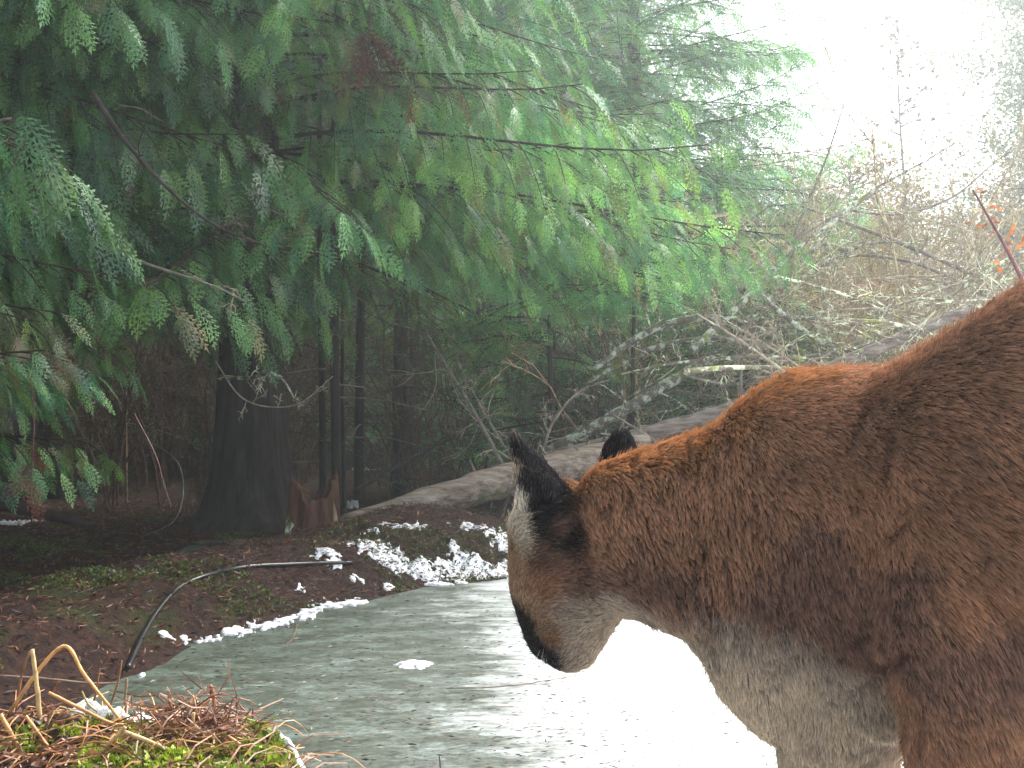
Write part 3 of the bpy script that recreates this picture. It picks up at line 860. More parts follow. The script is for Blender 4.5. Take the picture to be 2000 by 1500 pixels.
# the pile of small broken branches lying over the grey log
rq = np.random.default_rng(321)
for k in range(26):
    Yd = rq.uniform(4.6, 5.6); px = rq.uniform(1360, 1990)
    py = 815 - (px - 1440) * .42 - rq.uniform(5, 130)
    a = rq.uniform(-.9, .9) + (PI if rq.random() < .5 else 0); L_ = rq.uniform(.35, 1.1)
    t = np.linspace(-.5, .5, 6)
    P = at(px, py, Yd) + np.stack([np.cos(a) * L_ * t, rq.normal(0, .3) * L_ * t, np.sin(a) * .7 * L_ * t + rq.uniform(.05, .25) * L_ * (.25 - t ** 2)], 1)
    P[:, 2] = np.maximum(P[:, 2], height(P[:, 0], P[:, 1]) + .01)
    limb_obj("broken_branch", P, np.linspace(rq.uniform(.006, .016), .003, 4), [M_TWIG, M_LIMB][k % 2], "small broken branch in the pile heaped over the grey log", "branch", seg=6, twigs=rq.integers(6, 14), tw_len=.22, seed=500 + k,
             col=(1.5, 1.45, 1.3), tcol=(1.6, 1.5, 1.35))["group"] = "broken branches heaped over the grey log"

# bare deciduous shrubs
LEAFT = (np.array([(0, 0, 0), (.5, -.32, .05), (1, 0, 0), (.5, .32, .05)]), np.array([[0, 1, 2, 3]]), np.ones((4, 3)))
_g = np.array([(u, v) for u in np.linspace(0, 1, 4) for v in (-1, 0, 1)])
_w = np.array([.02, .30, .34, .05]).repeat(3)
CURL = (np.stack([_g[:, 0] + .08 * np.sin(_g[:, 1] * 5), _g[:, 1] * _w * (1 + .25 * np.sin(_g[:, 0] * 9)), .22 * np.abs(_g[:, 1]) * _w * 3 + .35 * (_g[:, 0] - .5) ** 2 + .06 * np.sin(_g[:, 0] * 14 + _g[:, 1])], 1),
        np.array([[r_ * 3 + c_, r_ * 3 + c_ + 1, r_ * 3 + c_ + 4, r_ * 3 + c_ + 3] for r_ in range(3) for c_ in range(2)]), np.ones((12, 3)))
def shrub(seed, hgt, ns, spread, leaves=0, leafcol=(0.5, 0.3, 0.05), tint=(1, 1, 1)):
    rng = np.random.default_rng(seed)
    w_, lf = MB(), MB()
    lp = []
    for k in range(ns):
        a = rng.uniform(0, 6.28); out = rng.uniform(.15, 1) * spread
        t = np.linspace(0, 1, 9)
        L_ = hgt * rng.uniform(.6, 1.1)
        P = np.stack([np.cos(a) * out * t ** 1.4, np.sin(a) * out * t ** 1.4, L_ * (t - .25 * out * t ** 2)], 1) + rng.normal(0, .025, (9, 3)) * t[:, None]
        P[:, :2] += rng.normal(0, .12, 2)
        r0 = rng.uniform(.005, .011)
        w_.tube(P, np.linspace(r0, .0016, 9), 4, np.array(tint) * rng.uniform(.7, 1.4))
        tan = nrm(np.gradient(P, axis=0))
        for q in range(rng.integers(8, 14)):
            j = rng.integers(1, 9)
            twig(w_, P[j], nrm(tan[j] + rng.normal(0, .55, 3)), L_ * rng.uniform(.12, .32), .003, rng, np.array(tint) * rng.uniform(.8, 1.3), 2)
            lp.append(P[j] + rng.normal(0, .1, 3))
    if leaves:
        lp = np.array(lp); sel = lp[rng.integers(0, len(lp), leaves)] + rng.normal(0, .09, (leaves, 3))
        d = rng.normal(0, 1, (leaves, 3))
        Mx = frames(d, rng.uniform(0, 6.28, leaves)) * rng.uniform(.015, .04, leaves)[:, None, None]
        lf.inst(*LEAFT, Mx, sel, np.array(leafcol) * rng.uniform(.5, 1.5, (leaves, 1)))
    return w_, lf

def add_shrub(name, parts, loc, rz, sc, label, cat, group):
    w_, lf = parts
    root = empty(name, loc, label, cat, group); root.rotation_euler = (0, 0, rz); root.scale = (sc,) * 3
    w_.build("stem", M_TWIG, root)
    if lf.v: lf.build("leaf", M_DRYLEAF, root)
    return root
G1 = "bare shrubs tangled in the thicket"
L1 = "bare pale grey shrub in the tangled thicket behind the log"
protos = [add_shrub("bare_shrub", shrub(200 + k, 1.7, 9, 1.0, [0, 8, 40, 0][k], tint=[(2.0, 1.85, 1.35), (2.0, 1.6, 1.15), (1.9, 1.85, 1.25), (1.5, 1.3, 1.1)][k]),  # raised tints paint lens flare onto the twigs
                    (1.5 + k * .6, 6.0 + .3 * k, 0), k, 1.0, L1, "shrub", G1) for k in range(4)]
rp = np.random.default_rng(77)
for k, o in enumerate(protos): o.location.z = H1(o.location.x, o.location.y) - .02
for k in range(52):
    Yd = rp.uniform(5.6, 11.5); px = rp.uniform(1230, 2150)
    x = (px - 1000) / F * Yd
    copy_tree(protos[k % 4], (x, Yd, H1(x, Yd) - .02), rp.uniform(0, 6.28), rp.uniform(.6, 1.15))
# dim brush in the wood at the left and middle
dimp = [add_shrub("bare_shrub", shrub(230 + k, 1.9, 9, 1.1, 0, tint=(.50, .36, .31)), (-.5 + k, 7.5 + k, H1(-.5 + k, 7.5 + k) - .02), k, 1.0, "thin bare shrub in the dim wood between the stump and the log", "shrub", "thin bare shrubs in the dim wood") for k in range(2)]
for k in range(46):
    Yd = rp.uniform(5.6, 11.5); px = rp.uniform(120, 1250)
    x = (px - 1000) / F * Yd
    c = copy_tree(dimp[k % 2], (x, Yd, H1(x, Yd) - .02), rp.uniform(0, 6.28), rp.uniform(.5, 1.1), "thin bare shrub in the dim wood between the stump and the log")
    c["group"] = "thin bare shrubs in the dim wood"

# pale trees beyond the thicket
def broadleaf(name, x, y, hgt, label, seed, leaves, leafcol, nb=26, crown0=0.25, spread=1.6, lsz=(.05, .11), group=None, tint=(1.2, 1.15, 1.05)):
    rng = np.random.default_rng(seed)
    zg = H1(x, y)
    root = empty(name, (x, y, zg), label, "tree", group)
    tr, w_, lf = MB(), MB(), MB()
    zz = np.linspace(-.1, hgt, 14)
    C = np.stack([.06 * np.sin(zz * .9 + seed), .06 * np.cos(zz * 1.1 + seed), zz], 1)
    tr.tube(C, np.linspace(.007 * hgt, .005, 14), 8, tint, jitter=.1)
    pts = []
    for k in range(nb):
        z = hgt * rng.uniform(crown0, .97); a = rng.uniform(0, 6.28)
        o = np.array([np.interp(z, zz, C[:, j]) for j in range(3)])
        L_ = spread * (1.05 - z / hgt) ** .6 * rng.uniform(.5, 1.1)
        t = np.linspace(0, 1, 7)
        P = o + np.stack([np.cos(a) * L_ * t, np.sin(a) * L_ * t, L_ * .55 * t - .15 * L_ * t ** 2], 1) + rng.normal(0, .03, (7, 3)) * t[:, None]
        w_.tube(P, np.linspace(.004 * hgt * .6 + .002, .0025, 7), 4, tint)
        for q in range(9):
            j = rng.integers(1, 7)
            e = nrm(np.array([np.cos(a), np.sin(a), .4]) + rng.normal(0, .6, 3)) * L_ * rng.uniform(.15, .4)
            w_.tube([P[j], P[j] + e * .5 + rng.normal(0, .02, 3), P[j] + e], [.004, .003, .0018], 3, tint)
            pts += [P[j] + e * u for u in (.3, .6, 1.0)]
    if leaves:
        pts = np.array(pts)
        sel = pts[rng.integers(0, len(pts), leaves)] + rng.normal(0, .10, (leaves, 3))
        Mx = frames(rng.normal(0, 1, (leaves, 3)), rng.uniform(0, 6.28, leaves)) * rng.uniform(*lsz, leaves)[:, None, None]
        lf.inst(*LEAFT, Mx, sel, np.array(leafcol) * rng.uniform(.5, 1.5, (leaves, 1)))
    join_mesh(tr.build("trunk", M_TWIG, root, smooth=True), w_)
    if leaves: lf.build("crown", M_DRYLEAF, root)
    return root
broadleaf("leafy_tree", 7.6, 13.5, 7.2, "pale yellow-green tree filling the right edge beside the sky gap", 300, 60000, (.26, .30, .10), nb=80, crown0=.08, spread=2.7, lsz=(.03, .07))
broadleaf("leafy_tree", 9.6, 16.5, 10.5, "taller faint green tree behind at the right edge", 301, 50000, (.16, .28, .13), nb=90, crown0=.1, spread=2.8, lsz=(.04, .09))
broadleaf("bare_tree", 5.35, 14.0, 5.6, "slim bare tree with a few hanging leaves alone in the white sky", 302, 200, (.15, .12, .06), nb=18, crown0=.45, spread=1.0)
broadleaf("leafy_tree", 5.0, 17.5, 3.4, "low faint yellowish tree at the foot of the sky gap", 303, 4000, (.25, .25, .08), nb=40, crown0=.1, spread=2.0)
bush = broadleaf("leafy_bush", 4.4, 11.5, 2.7, "yellow-green bush among the pale brush under the sky gap", 306, 7000, (.34, .33, .13), nb=70, crown0=.03, spread=1.5, lsz=(.02, .05), group="leafy bushes in the pale brush")
bush2 = broadleaf("leafy_bush", 6.0, 12.5, 3.0, "yellow-green bush among the pale brush under the sky gap", 307, 7000, (.36, .28, .14), nb=70, crown0=.03, spread=1.6, lsz=(.02, .05), group="leafy bushes in the pale brush")
for k, (bx, by) in enumerate([(3.3, 10.2), (5.4, 10.6), (7.2, 12.0), (3.9, 13.5), (5.2, 14.6), (7.4, 15.0), (2.6, 11.8), (9.0, 14.0)]):
    copy_tree(bush if k % 2 else bush2, (bx, by, H1(bx, by)), k * 1.3, .95 + .09 * (k % 4))
broadleaf("leafy_tree", 3.6, 12.5, 2.6, "small yellow-green tree at the right foot of the tall hemlock", 304, 3000, (.16, .22, .06), nb=30, crown0=.1, spread=1.3)

# twig with orange leaves by the right edge
def orange_twig():
    Yd = 2.4
    root = empty("leafy_twig", at(2045, 640, Yd), "dark red stem with orange withered leaves above the cougar's back", "twig")
    P = [at(2120, 900, Yd), at(2060, 690, Yd), at(1995, 545, Yd), at(1968, 490, Yd), at(1940, 440, Yd), at(1900, 370, Yd)]
    P[0][2] = 0.0
    mb = MB(); mb.tube([at(2260, 1330, Yd)] + P[1:], [.006, .0052, .0048, .0042, .0036, .0022], 7, (0.16, 0.05, 0.05), smooth=4)
    lf = MB(); rng = np.random.default_rng(4)
    for (px, py, n) in [(1912, 405, 5), (1938, 437, 8), (1972, 480, 12)]:
        c = at(px, py, Yd)
        pos = c + rng.normal(0, .018, (n, 3)) * [1, 1, 1.3]
        Mx = frames(rng.normal(0, 1, (n, 3)), rng.uniform(0, 6.28, n)) * rng.uniform(.012, .022, n)[:, None, None]
        lf.inst(*CURL, Mx, pos, np.array([.42, .15, .05]) * rng.uniform(.6, 1.3, (n, 1)))
    localize(root, mb.build("stem", M_STEM, None, True), lf.build("leaf", M_DRYLEAF))
orange_twig()

# hanging dead sprays
def dead_spray(px, py, Yd, n, L_, label, seed):
    rng = np.random.default_rng(seed)
    mb = MB(); p = at(px, py, Yd)
    pos = p + rng.normal(0, .03, (n, 3)); d = np.stack([rng.normal(.1, .25, n), rng.normal(0, .2, n), -np.ones(n)], 1)
    place_sprays(mb, SPRAYS, pos, d, L_ * rng.uniform(.6, 1.1, n), np.array([.15, .045, .035]) * rng.uniform(.5, 1.2, (n, 1)), rng=rng, roll=rng.normal(PI / 2, .4, n))
    mb.tube([p + [0, 0, .25], p + [.01, 0, .1], p - [0, 0, .1]], [.004, .003, .002], 4, (.12, .05, .04))
    tag(mb.build("dead_frond", M_DRYLEAF), label, "frond")
dead_spray(718, 70, 4.3, 10, .26, "rust-red dead frond hanging high among the green boughs", 1)
dead_spray(1235, 470, 5.6, 9, .24, "rust-red dead frond hanging at the edge of the thicket", 2)
dead_spray(150, 520, 4.0, 8, .28, "brown dead frond hanging among the left boughs", 3)
dead_spray(60, 900, 2.9, 5, .13, "brown dead frond low at the left edge beneath green fronds", 4)

# ------------------------------------------------------------------ ground cover
def scatter(n, xr, yr, rng, cond=None):
    P = np.stack([rng.uniform(*xr, n), rng.uniform(*yr, n)], 1)
    d = poly_sd(P, ICE_POLY)
    k = d > 0.02 if cond is None else cond(P, d)
    P = P[k]
    return np.concatenate([P, height(P[:, 0], P[:, 1])[:, None]], 1), d[k]

rg = np.random.default_rng(60)
P, d = scatter(60000, (-3.4, 1.3), (1.9, 6.2), rg)
n = len(P)
Mx = frames(np.stack([rg.normal(0, 1, n), rg.normal(0, 1, n), rg.normal(0, .35, n)], 1), rg.uniform(0, 6.28, n)) * rg.uniform(.008, .034, n)[:, None, None] * np.array([1, .35, 1])[None, None]
cc = np.array([(.15, .052, .028), (.08, .030, .020), (.22, .11, .055), (.035, .018, .014)])[rg.integers(0, 4, n)] * rg.uniform(.6, 1.4, (n, 1))
mb = MB(); mb.inst(*LEAFT, Mx, P + [0, 0, .004], cc)
kind(mb.build("leaf_litter", M_DRYLEAF), "stuff", "red-brown needles and bits of leaf lying on the far bank", "leaf litter")

# moss
P, d = scatter(26000, (-1.3, -.2), (1.0, 2.0), rg)
mk = fbm(P[:, :2], 5, 3, 41) > .47
P = P[mk]
P2, d2 = scatter(60000, (-2.6, .6), (1.95, 4.8), rg)
P2 = P2[(fbm(P2[:, :2], 3.2, 3, 44) > .60)]
def tufts(P, rng, size, per, colA, colB):
    n = len(P) * per
    Q = np.repeat(P, per, 0) + rng.normal(0, .003, (n, 3))
    D = np.stack([rng.normal(0, .7, n), rng.normal(0, .7, n), rng.uniform(.2, 1, n)], 1)
    Mx = frames(D, rng.uniform(0, 6.28, n)) * (rng.uniform(.5, 1.2, n) * size)[:, None, None]
    t = rng.random((n, 1))
    mb = MB(); mb.inst(*LEAFT, Mx, Q, (np.array(colA) * t + np.array(colB) * (1 - t)) * rng.uniform(.6, 1.3, (n, 1)))
    return mb
kind(tufts(P, rg, .010, 5, (.34, .42, .03), (.14, .22, .02)).build("moss", M_MOSS), "stuff", "bright yellow-green moss on the nearest mound", "moss")
kind(tufts(P2, rg, .012, 3, (.10, .13, .015), (.05, .085, .012)).build("moss", M_MOSS), "stuff", "dull green moss in patches on the far bank", "moss")

P, d = scatter(22000, (-1.0, .6), (2.8, 4.6), rg)
n = len(P)
Mx = frames(np.stack([rg.normal(0, 1, n), rg.normal(0, 1, n), rg.normal(0, .2, n)], 1), rg.uniform(0, 6.28, n)) * rg.uniform(.008, .026, n)[:, None, None] * np.array([1, .22, 1])[None, None]
mb = MB(); mb.inst(*LEAFT, Mx, P + [0, 0, .011], np.array([(.07, .03, .02), (.12, .06, .03), (.03, .02, .015)])[rg.integers(0, 3, n)])
kind(mb.build("needle_litter", M_DRYLEAF), "stuff", "dark needles strewn over the old snow on the far bank", "leaf litter")
# debris on the ice
P = np.stack([rg.uniform(-1.0, 2.2, 34000), rg.uniform(1.3, 4.0, 34000)], 1); dd = poly_sd(P, ICE_POLY); P = P[dd < -.02]
P = P[rg.random(len(P)) < np.clip(1.1 - (P[:, 1] - 1.4) * .45, .10, 1)]
n = len(P)
ang = rg.normal(0.3, .5, n)
Mx = frames(np.stack([np.cos(ang), np.sin(ang), 0 * ang], 1), rg.normal(0, .5, n)) * rg.uniform(.005, .021, n)[:, None, None] * np.array([1, .28, .5])[None, None]
mb = MB(); mb.inst(*LEAFT, Mx, np.concatenate([P, np.full((n, 1), .005)], 1), np.array([(.07, .035, .03), (.03, .025, .025), (.10, .06, .045), (.3, .27, .2)])[rg.integers(0, 4, n)])
kind(mb.build("ice_litter", M_DRYLEAF), "stuff", "dark needles and leaf scraps frozen into the ice", "litter")
def ice_twig(px, lab, seed):
    pts = []
    for a, b in px:
        Yd = CAM_H * F / (b - 750); q = at(a, b, Yd); q[2] = .008; pts.append(q)
    mb = MB(); mb.tube(catmull(pts, 4) + np.random.default_rng(seed).normal(0, .002, ((len(pts) - 1) * 4 + 1, 3)) * [1, 1, .3], .0011, 5, (.16, .07, .05))
    tag(mb.build("ice_twig", M_STEM), lab, "twig")
ice_twig([(870, 1352), (940, 1350), (1010, 1345), (1060, 1336), (1125, 1326)], "thin red-brown twig lying on the ice below the muzzle", 1)
ice_twig([(560, 1270), (575, 1245), (583, 1215)], "short dark twig at the shore where the ice meets the bank", 2)

# a bulge of white ice
def lump(px, py, Yd, rx, ry, rz, name, label, cat, seed, m=M_SNOW):
    c = at(px, py, Yd); c[2] = max(H1(c[0], c[1]), 0)
    u = np.linspace(0, 2 * PI, 40, endpoint=False); v = np.linspace(0, 1, 14)
    U, V = np.meshgrid(u, v)
    rad = 1 + 1.1 * (fbm(np.stack([np.cos(U.ravel()) * 2, np.sin(U.ravel()) * 2], 1), 1.6, 4, seed) - .5)
    x = np.cos(U.ravel()) * V.ravel() * rx * rad; y = np.sin(U.ravel()) * V.ravel() * ry * rad
    z = rz * (1 - V.ravel() ** 2) ** .8 * (0.8 + .5 * fbm(np.stack([x, y], 1), 30, 3, seed)) - .003
    i = np.arange(13)[:, None] * 40; j = np.arange(40)[None]; j2 = (j + 1) % 40
    o = mesh_obj(name, np.stack([x + c[0], y + c[1], z + c[2]], 1), np.stack([i + j, i + j2, i + 40 + j2, i + 40 + j], -1).reshape(-1, 4), np.ones((560, 3)), m, smooth=True)
    return o
kind(lump(810, 1302, 2.55, .045, .035, .014, "ice", "", "", 5, M_SNOW), "structure")

# old snow on the banks: a thin uneven sheet with ragged edges
def snow_sheet(name, xr, yr, step, fn, thick, label, seed):
    xs = np.arange(*xr, step); ys = np.arange(*yr, step)
    X, Y = np.meshgrid(xs, ys); P = np.stack([X.ravel(), Y.ravel()], 1)
    g = height(P[:, 0], P[:, 1])
    m = fn(P)
    tz = thick * np.clip(m, 0, 1) ** .5 * (.5 + fbm(P, 30, 3, seed))
    z = np.where(m > 0, np.maximum(g, 0.001) + tz + .002, g - .02)
    nx_, ny_ = len(xs), len(ys)
    i = np.arange(ny_ - 1)[:, None] * nx_ + np.arange(nx_ - 1)[None]
    f = np.stack([i, i + 1, i + nx_ + 1, i + nx_], -1).reshape(-1, 4)
    f = f[(m[f] > 0).any(1)]
    used = np.unique(f); remap = np.zeros(len(P), int); remap[used] = np.arange(len(used))
    V = np.stack([P[:, 0], P[:, 1], z], 1)[used]
    return kind(mesh_obj(name, V, remap[f], np.ones((len(V), 3)), M_SNOW, smooth=True), "stuff", label, "snow")

def blobs(P, bl, sc, seed, k=2.6):
    m = np.zeros(len(P))
    for (px, py, sx, sy, a) in bl:
        c = hit(px, py, 2.0)
        m = np.maximum(m, a * np.exp(-(((P[:, 0] - c[0]) / sx) ** 2 + ((P[:, 1] - c[1]) / sy) ** 2)))
    return (np.minimum(m, .95) * .92 - 1.0 + (0.35 * fbm(P, sc, 3, seed) + 0.65 * fbm(P * [.75, .75], 85, 4, seed + 1)) * 1.0) * k

SN = [(640, 1082, .10, .10, .62), (700, 1062, .10, .10, .68), (740, 1075, .14, .10, .74), (770, 1105, .16, .08, .78), (820, 1112, .14, .07, .80), (720, 1045, .10, .08, .6),
      (880, 1112, .12, .06, .9), (930, 1110, .12, .07, .95), (985, 1120, .14, .07, .95), (1040, 1118, .2, .08, .95), (855, 1142, .07, .04, .8), (900, 1138, .05, .04, .7),
      (960, 1040, .10, .10, .75), (985, 1055, .08, .10, .8), (800, 1030, .16, .06, .68), (930, 1030, .16, .05, .7), (890, 1075, .05, .05, .6), (925, 1090, .05, .05, .65),
      (640, 1184, .12, .08, .66), (685, 1178, .10, .08, .68), (610, 1194, .08, .08, .62), (590, 1206, .08, .08, .60), (520, 1224, .09, .08, .64), (460, 1236, .09, .08, .64), (560, 1210, .07, .07, .60), (400, 1246, .08, .07, .56),
      (330, 1245, .07, .03, .60), (360, 1248, .05, .03, .58), (280, 1320, .05, .03, .6), (590, 1150, .04, .04, .55), (760, 1150, .04, .04, .6), (700, 1130, .05, .04, .55),
      (40, 1018, .22, .12, .52), (730, 908, .35, .5, .66), (610, 885, .25, .5, .6), (690, 980, .1, .1, .5)]
snow_sheet("snow", (-3.6, 1.2), (2.3, 8.5), .0065, lambda P: blobs(P, SN, 14, 70), .0045, "thin patches of old snow on the far bank and shore", 8)
def near_snow(P):
    m = np.zeros(len(P))
    for (px, py, Yd, sx, sy, a) in [(275, 1420, 1.52, .035, .04, .95), (245, 1425, 1.52, .02, .03, .9), (150, 1418, 1.53, .03, .03, .72), (190, 1425, 1.5, .025, .025, .72), (120, 1412, 1.53, .02, .02, .7),
                                    (560, 1440, 1.5, .025, .03, .85), (590, 1460, 1.47, .03, .035, .9), (620, 1485, 1.44, .035, .03, .95), (640, 1500, 1.42, .04, .03, .95)]:
        c = at(px, py, Yd)
        m = np.maximum(m, a * np.exp(-(((P[:, 0] - c[0]) / sx) ** 2 + ((P[:, 1] - c[1]) / sy) ** 2)))
    return (m - 1 + fbm(P, 60, 4, 90)) * 3
snow_sheet("snow", (-.9, -.15), (1.2, 1.75), .004, near_snow, .03, "small bright clots of snow on the nearest mossy mound", 9)

# ------------------------------------------------------------------ dry stems on the near mound
TAN = (.44, .23, .085); BRN = (.22, .095, .045); PALE = (.50, .34, .16)
ST = [
 ([(0, 1412), (60, 1370), (130, 1265 + 45), (105, 1262), (130, 1264)], None, None, None),
]
def stem_obj(name, px, Yd, rad, col, label, cat="stem"):
    P = [at(a, b, Yd + (c[0] if c else 0)) for a, b, *c in px]
    mb = MB(); mb.tube(P, np.array(rad) * .8, 7, np.array(col), smooth=6, jitter=.3)
    return tag(mb.build(name, M_STEM, smooth=True), label, cat)
stem_obj("dry_stem", [(0, 1420), (60, 1320 + 10), (95, 1275 + 10), (123, 1263), (140, 1272), (160, 1310), (190, 1350), (240, 1412)], 1.45, [.0032, .0036, .0036, .0036, .0034, .003, .0028, .0026], (.62, .33, .12),
         "tallest tan stem bent over in an arch on the near mound")
stem_obj("dry_stem", [(78, 1405), (72, 1340), (63, 1268)], 1.42, [.0045, .004, .0035], PALE, "straight pale stem standing upright through the arch")
stem_obj("dry_stem", [(30, 1400), (42, 1320), (58, 1272)], 1.46, [.0022, .0022, .002], BRN, "thin brown stem leaning right beside the upright pale one")
stem_obj("dry_stem", [(95, 1353), (150, 1380), (215, 1412), (240, 1416)], 1.40, [.0028, .003, .003, .003], TAN, "long tan stem sloping down to the snow clot")
stem_obj("dry_stem", [(245, 1420), (200, 1465), (160, 1505), (150, 1530)], 1.33, [.0036, .004, .0042, .004], PALE, "thick pale stalk slanting left down from the snow clot")
stem_obj("dry_stem", [(240, 1428), (300, 1452), (360, 1480), (420, 1510), (450, 1530)], 1.33, [.0034, .0036, .0036, .0036, .0036], PALE, "thick pale stalk slanting right down from the snow clot")
stem_obj("dry_stem", [(0, 1395), (25, 1440), (45, 1480), (55, 1515)], 1.33, [.004, .004, .004, .004], TAN, "tan stalk running down the left corner")
stem_obj("dry_stem", [(50, 1398), (80, 1440), (100, 1470), (112, 1500)], 1.34, [.003, .003, .003, .003], TAN, "bent tan stalk right of the corner stalk")
stem_obj("dry_stem", [(0, 1415), (90, 1412), (170, 1411), (240, 1417)], 1.47, [.0024, .0026, .0026, .0024], TAN, "horizontal tan stem lying behind the snow")
stem_obj("dry_stem", [(238, 1290), (228, 1340), (208, 1400)], 1.50, [.0015, .002, .0022], BRN, "brown stem leaning right near the hose end")
stem_obj("dry_stem", [(248, 1325), (244, 1370), (250, 1410)], 1.50, [.0022, .0026, .003], (.22, .14, .08), "short grey-brown stem upright near the hose end")
stem_obj("dry_stem", [(195, 1305), (188, 1350), (184, 1380), (200, 1400)], 1.50, [.0012, .0018, .002, .002], BRN, "thin crooked brown stem under the arch's right leg")
stem_obj("dry_stem", [(0, 1320), (90, 1326), (180, 1335), (235, 1334)], 1.9, [.003, .003, .0026, .002], (.20, .14, .10), "thin level twig behind the arch")
stem_obj("dry_stem", [(115, 1330), (100, 1360), (80, 1395)], 1.44, [.0012, .0014, .0016], BRN, "fine brown stem crossing behind the sloping one")
stem_obj("dry_stem", [(160, 1350), (172, 1375), (190, 1390)], 1.47, [.0014, .002, .002], (.30, .26, .10), "short olive stem under the arch")
stem_obj("dry_stem", [(383, 1362), (374, 1378), (365, 1386)], 1.42, [.0028, .003, .003], PALE, "short pale broken stalk sticking up from the brown clump")
stem_obj("dry_stem", [(412, 1366), (398, 1378), (388, 1390)], 1.42, [.0022, .0024, .0024], TAN, "second broken stalk leaning right on the brown clump")
stem_obj("dry_stem", [(410, 1338), (416, 1355), (422, 1395)], 1.46, [.0032, .0036, .003], (.30, .10, .05), "reddish pointed stub above the brown clump")
stem_obj("dry_stem", [(378, 1392), (376, 1420), (371, 1445)], 1.38, [.0028, .0026, .0024], PALE, "pale stalk hanging down the brown clump")
stem_obj("dry_stem", [(445, 1437), (480, 1462), (520, 1487), (560, 1505)], 1.34, [.0024, .0026, .0026, .0024], TAN, "tan stem sloping right across the yellow moss")
stem_obj("grass_blade", [(400, 1392), (470, 1402), (515, 1412), (543, 1396)], 1.46, [.0012, .0018, .003, .001], (.20, .36, .03), "bright green grass blade on the crest of the mound", "grass")
stem_obj("dry_stem", [(300, 1455), (380, 1450), (440, 1430)], 1.38, [.0018, .002, .0018], (.30, .14, .07), "curved reddish stem below the brown clump")
stem_obj("dry_stem", [(858, 1475), (862, 1520)], 1.6, [.0012, .002], (.05, .05, .05), "dark stub poking up from the ice at the bottom edge")

# loose dead grass and bracken crumbs on the mound
rb = np.random.default_rng(88)
P, d = scatter(1700, (-1.3, -.24), (1.05, 1.75), rb)
mb = MB()
for q in P:
    L_ = rb.uniform(.02, .10); a = rb.uniform(0, 6.28); e = np.array([math.cos(a), math.sin(a), rb.uniform(-.1, .5)])
    mid = q + e * L_ * .5 + [0, 0, rb.uniform(0, .012)]
    mb.tube([q + [0, 0, -.002], mid, q + e * L_ + [0, 0, -.004]], [.0012, .0013, .0007], 3, np.array([TAN, BRN, BRN, (.16, .07, .04), (.3, .14, .07)][rb.integers(0, 5)]) * rb.uniform(.6, 1.2))
for q_ in range(150):          # taller arching straws along the crest
    x_ = rb.uniform(-1.0, -.30) if q_ % 3 else rb.uniform(-1.0, -.6); y_ = rb.uniform(1.25, 1.6); z_ = H1(x_, y_)
    L_ = rb.uniform(.05, .16); a = rb.uniform(0, 6.28); up_ = rb.uniform(.25, .8); t_ = np.linspace(0, 1, 7)
    P_ = np.array([x_, y_, z_ - .005]) + np.stack([np.cos(a) * L_ * t_, np.sin(a) * L_ * .6 * t_, L_ * up_ * (t_ * 1.6 - 1.5 * t_ ** 2)], 1)
    mb.tube(P_, np.linspace(.0012, .0005, 7), 3, np.array([TAN, PALE, (.40, .17, .06)][rb.integers(0, 3)]) * rb.uniform(.6, 1.3))
# the tangled brown clump
c = at(385, 1405, 1.42)
for q in range(420):
    s = c + rb.normal(0, 1, 3) * [.035, .03, .018] + [0, 0, -.01]
    e = nrm(np.array([rb.normal(0.3, .8), rb.normal(0, .6), rb.normal(-.2, .6)])) * rb.uniform(.02, .07)
    mb.tube([s, s + e * .5 + rb.normal(0, .004, 3), s + e], [.0011, .0012, .0006], 3, np.array([BRN, (.16, .06, .04), (.28, .13, .07)][rb.integers(0, 3)]) * rb.uniform(.6, 1.3))
kind(mb.build("dead_grass", M_STEM), "stuff", "tangle of dead grass and brown bracken on the nearest mound", "dead grass")
P, d = scatter(5000, (-1.3, -.24), (1.05, 1.85), rb)
n = len(P)
Mx = frames(rb.normal(0, 1, (n, 3)) * [1, 1, .5], rb.uniform(0, 6.28, n)) * rb.uniform(.005, .019, n)[:, None, None]
mb = MB(); mb.inst(*CURL, Mx, P + [0, 0, .004], np.array([(.14, .06, .04), (.08, .038, .028), (.22, .11, .06)])[rb.integers(0, 3, n)] * rb.uniform(.6, 1.3, (n, 1)))
kind(mb.build("bracken_litter", M_DRYLEAF), "stuff", "crumbled brown bracken leaves covering the nearest mound", "leaf litter")

# ------------------------------------------------------------------ the cougar
def ring_loft(stations, seg=28, power=2.0):
    """stations: (top point, bottom point, half thickness) -> closed tube with caps"""
    T = np.array([s[0] for s in stations]); B = np.array([s[1] for s in stations]); D = np.array([s[2] for s in stations])
    C = (T + B) / 2; U = (T - B) / 2
    tan = nrm(np.gradient(C, axis=0))
    N_ = nrm(np.cross(tan, nrm(U)))
    a = np.linspace(0, 2 * PI, seg, endpoint=False)
    ca, sa = np.cos(a), np.sin(a)
    ca2 = np.sign(ca) * np.abs(ca) ** (2 / power); sa2 = np.sign(sa) * np.abs(sa) ** (2 / power)
    R = C[:, None] + ca2[None, :, None] * U[:, None] + sa2[None, :, None] * (N_ * D[:, None])[:, None]
    n = len(C); V = np.concatenate([R.reshape(-1, 3), C[[0, -1]]])
    i = np.arange(n - 1)[:, None] * seg; j = np.arange(seg)[None]; j2 = (j + 1) % seg
    q = np.stack([i + j, i + j2, i + seg + j2, i + seg + j], -1).reshape(-1, 4)
    faces = [tuple(x) for x in q]
    for s in range(seg):
        faces.append((n * seg, (s + 1) % seg, s)); b = (n - 1) * seg
        faces.append((n * seg + 1, b + s, b + (s + 1) % seg))
    return V, faces

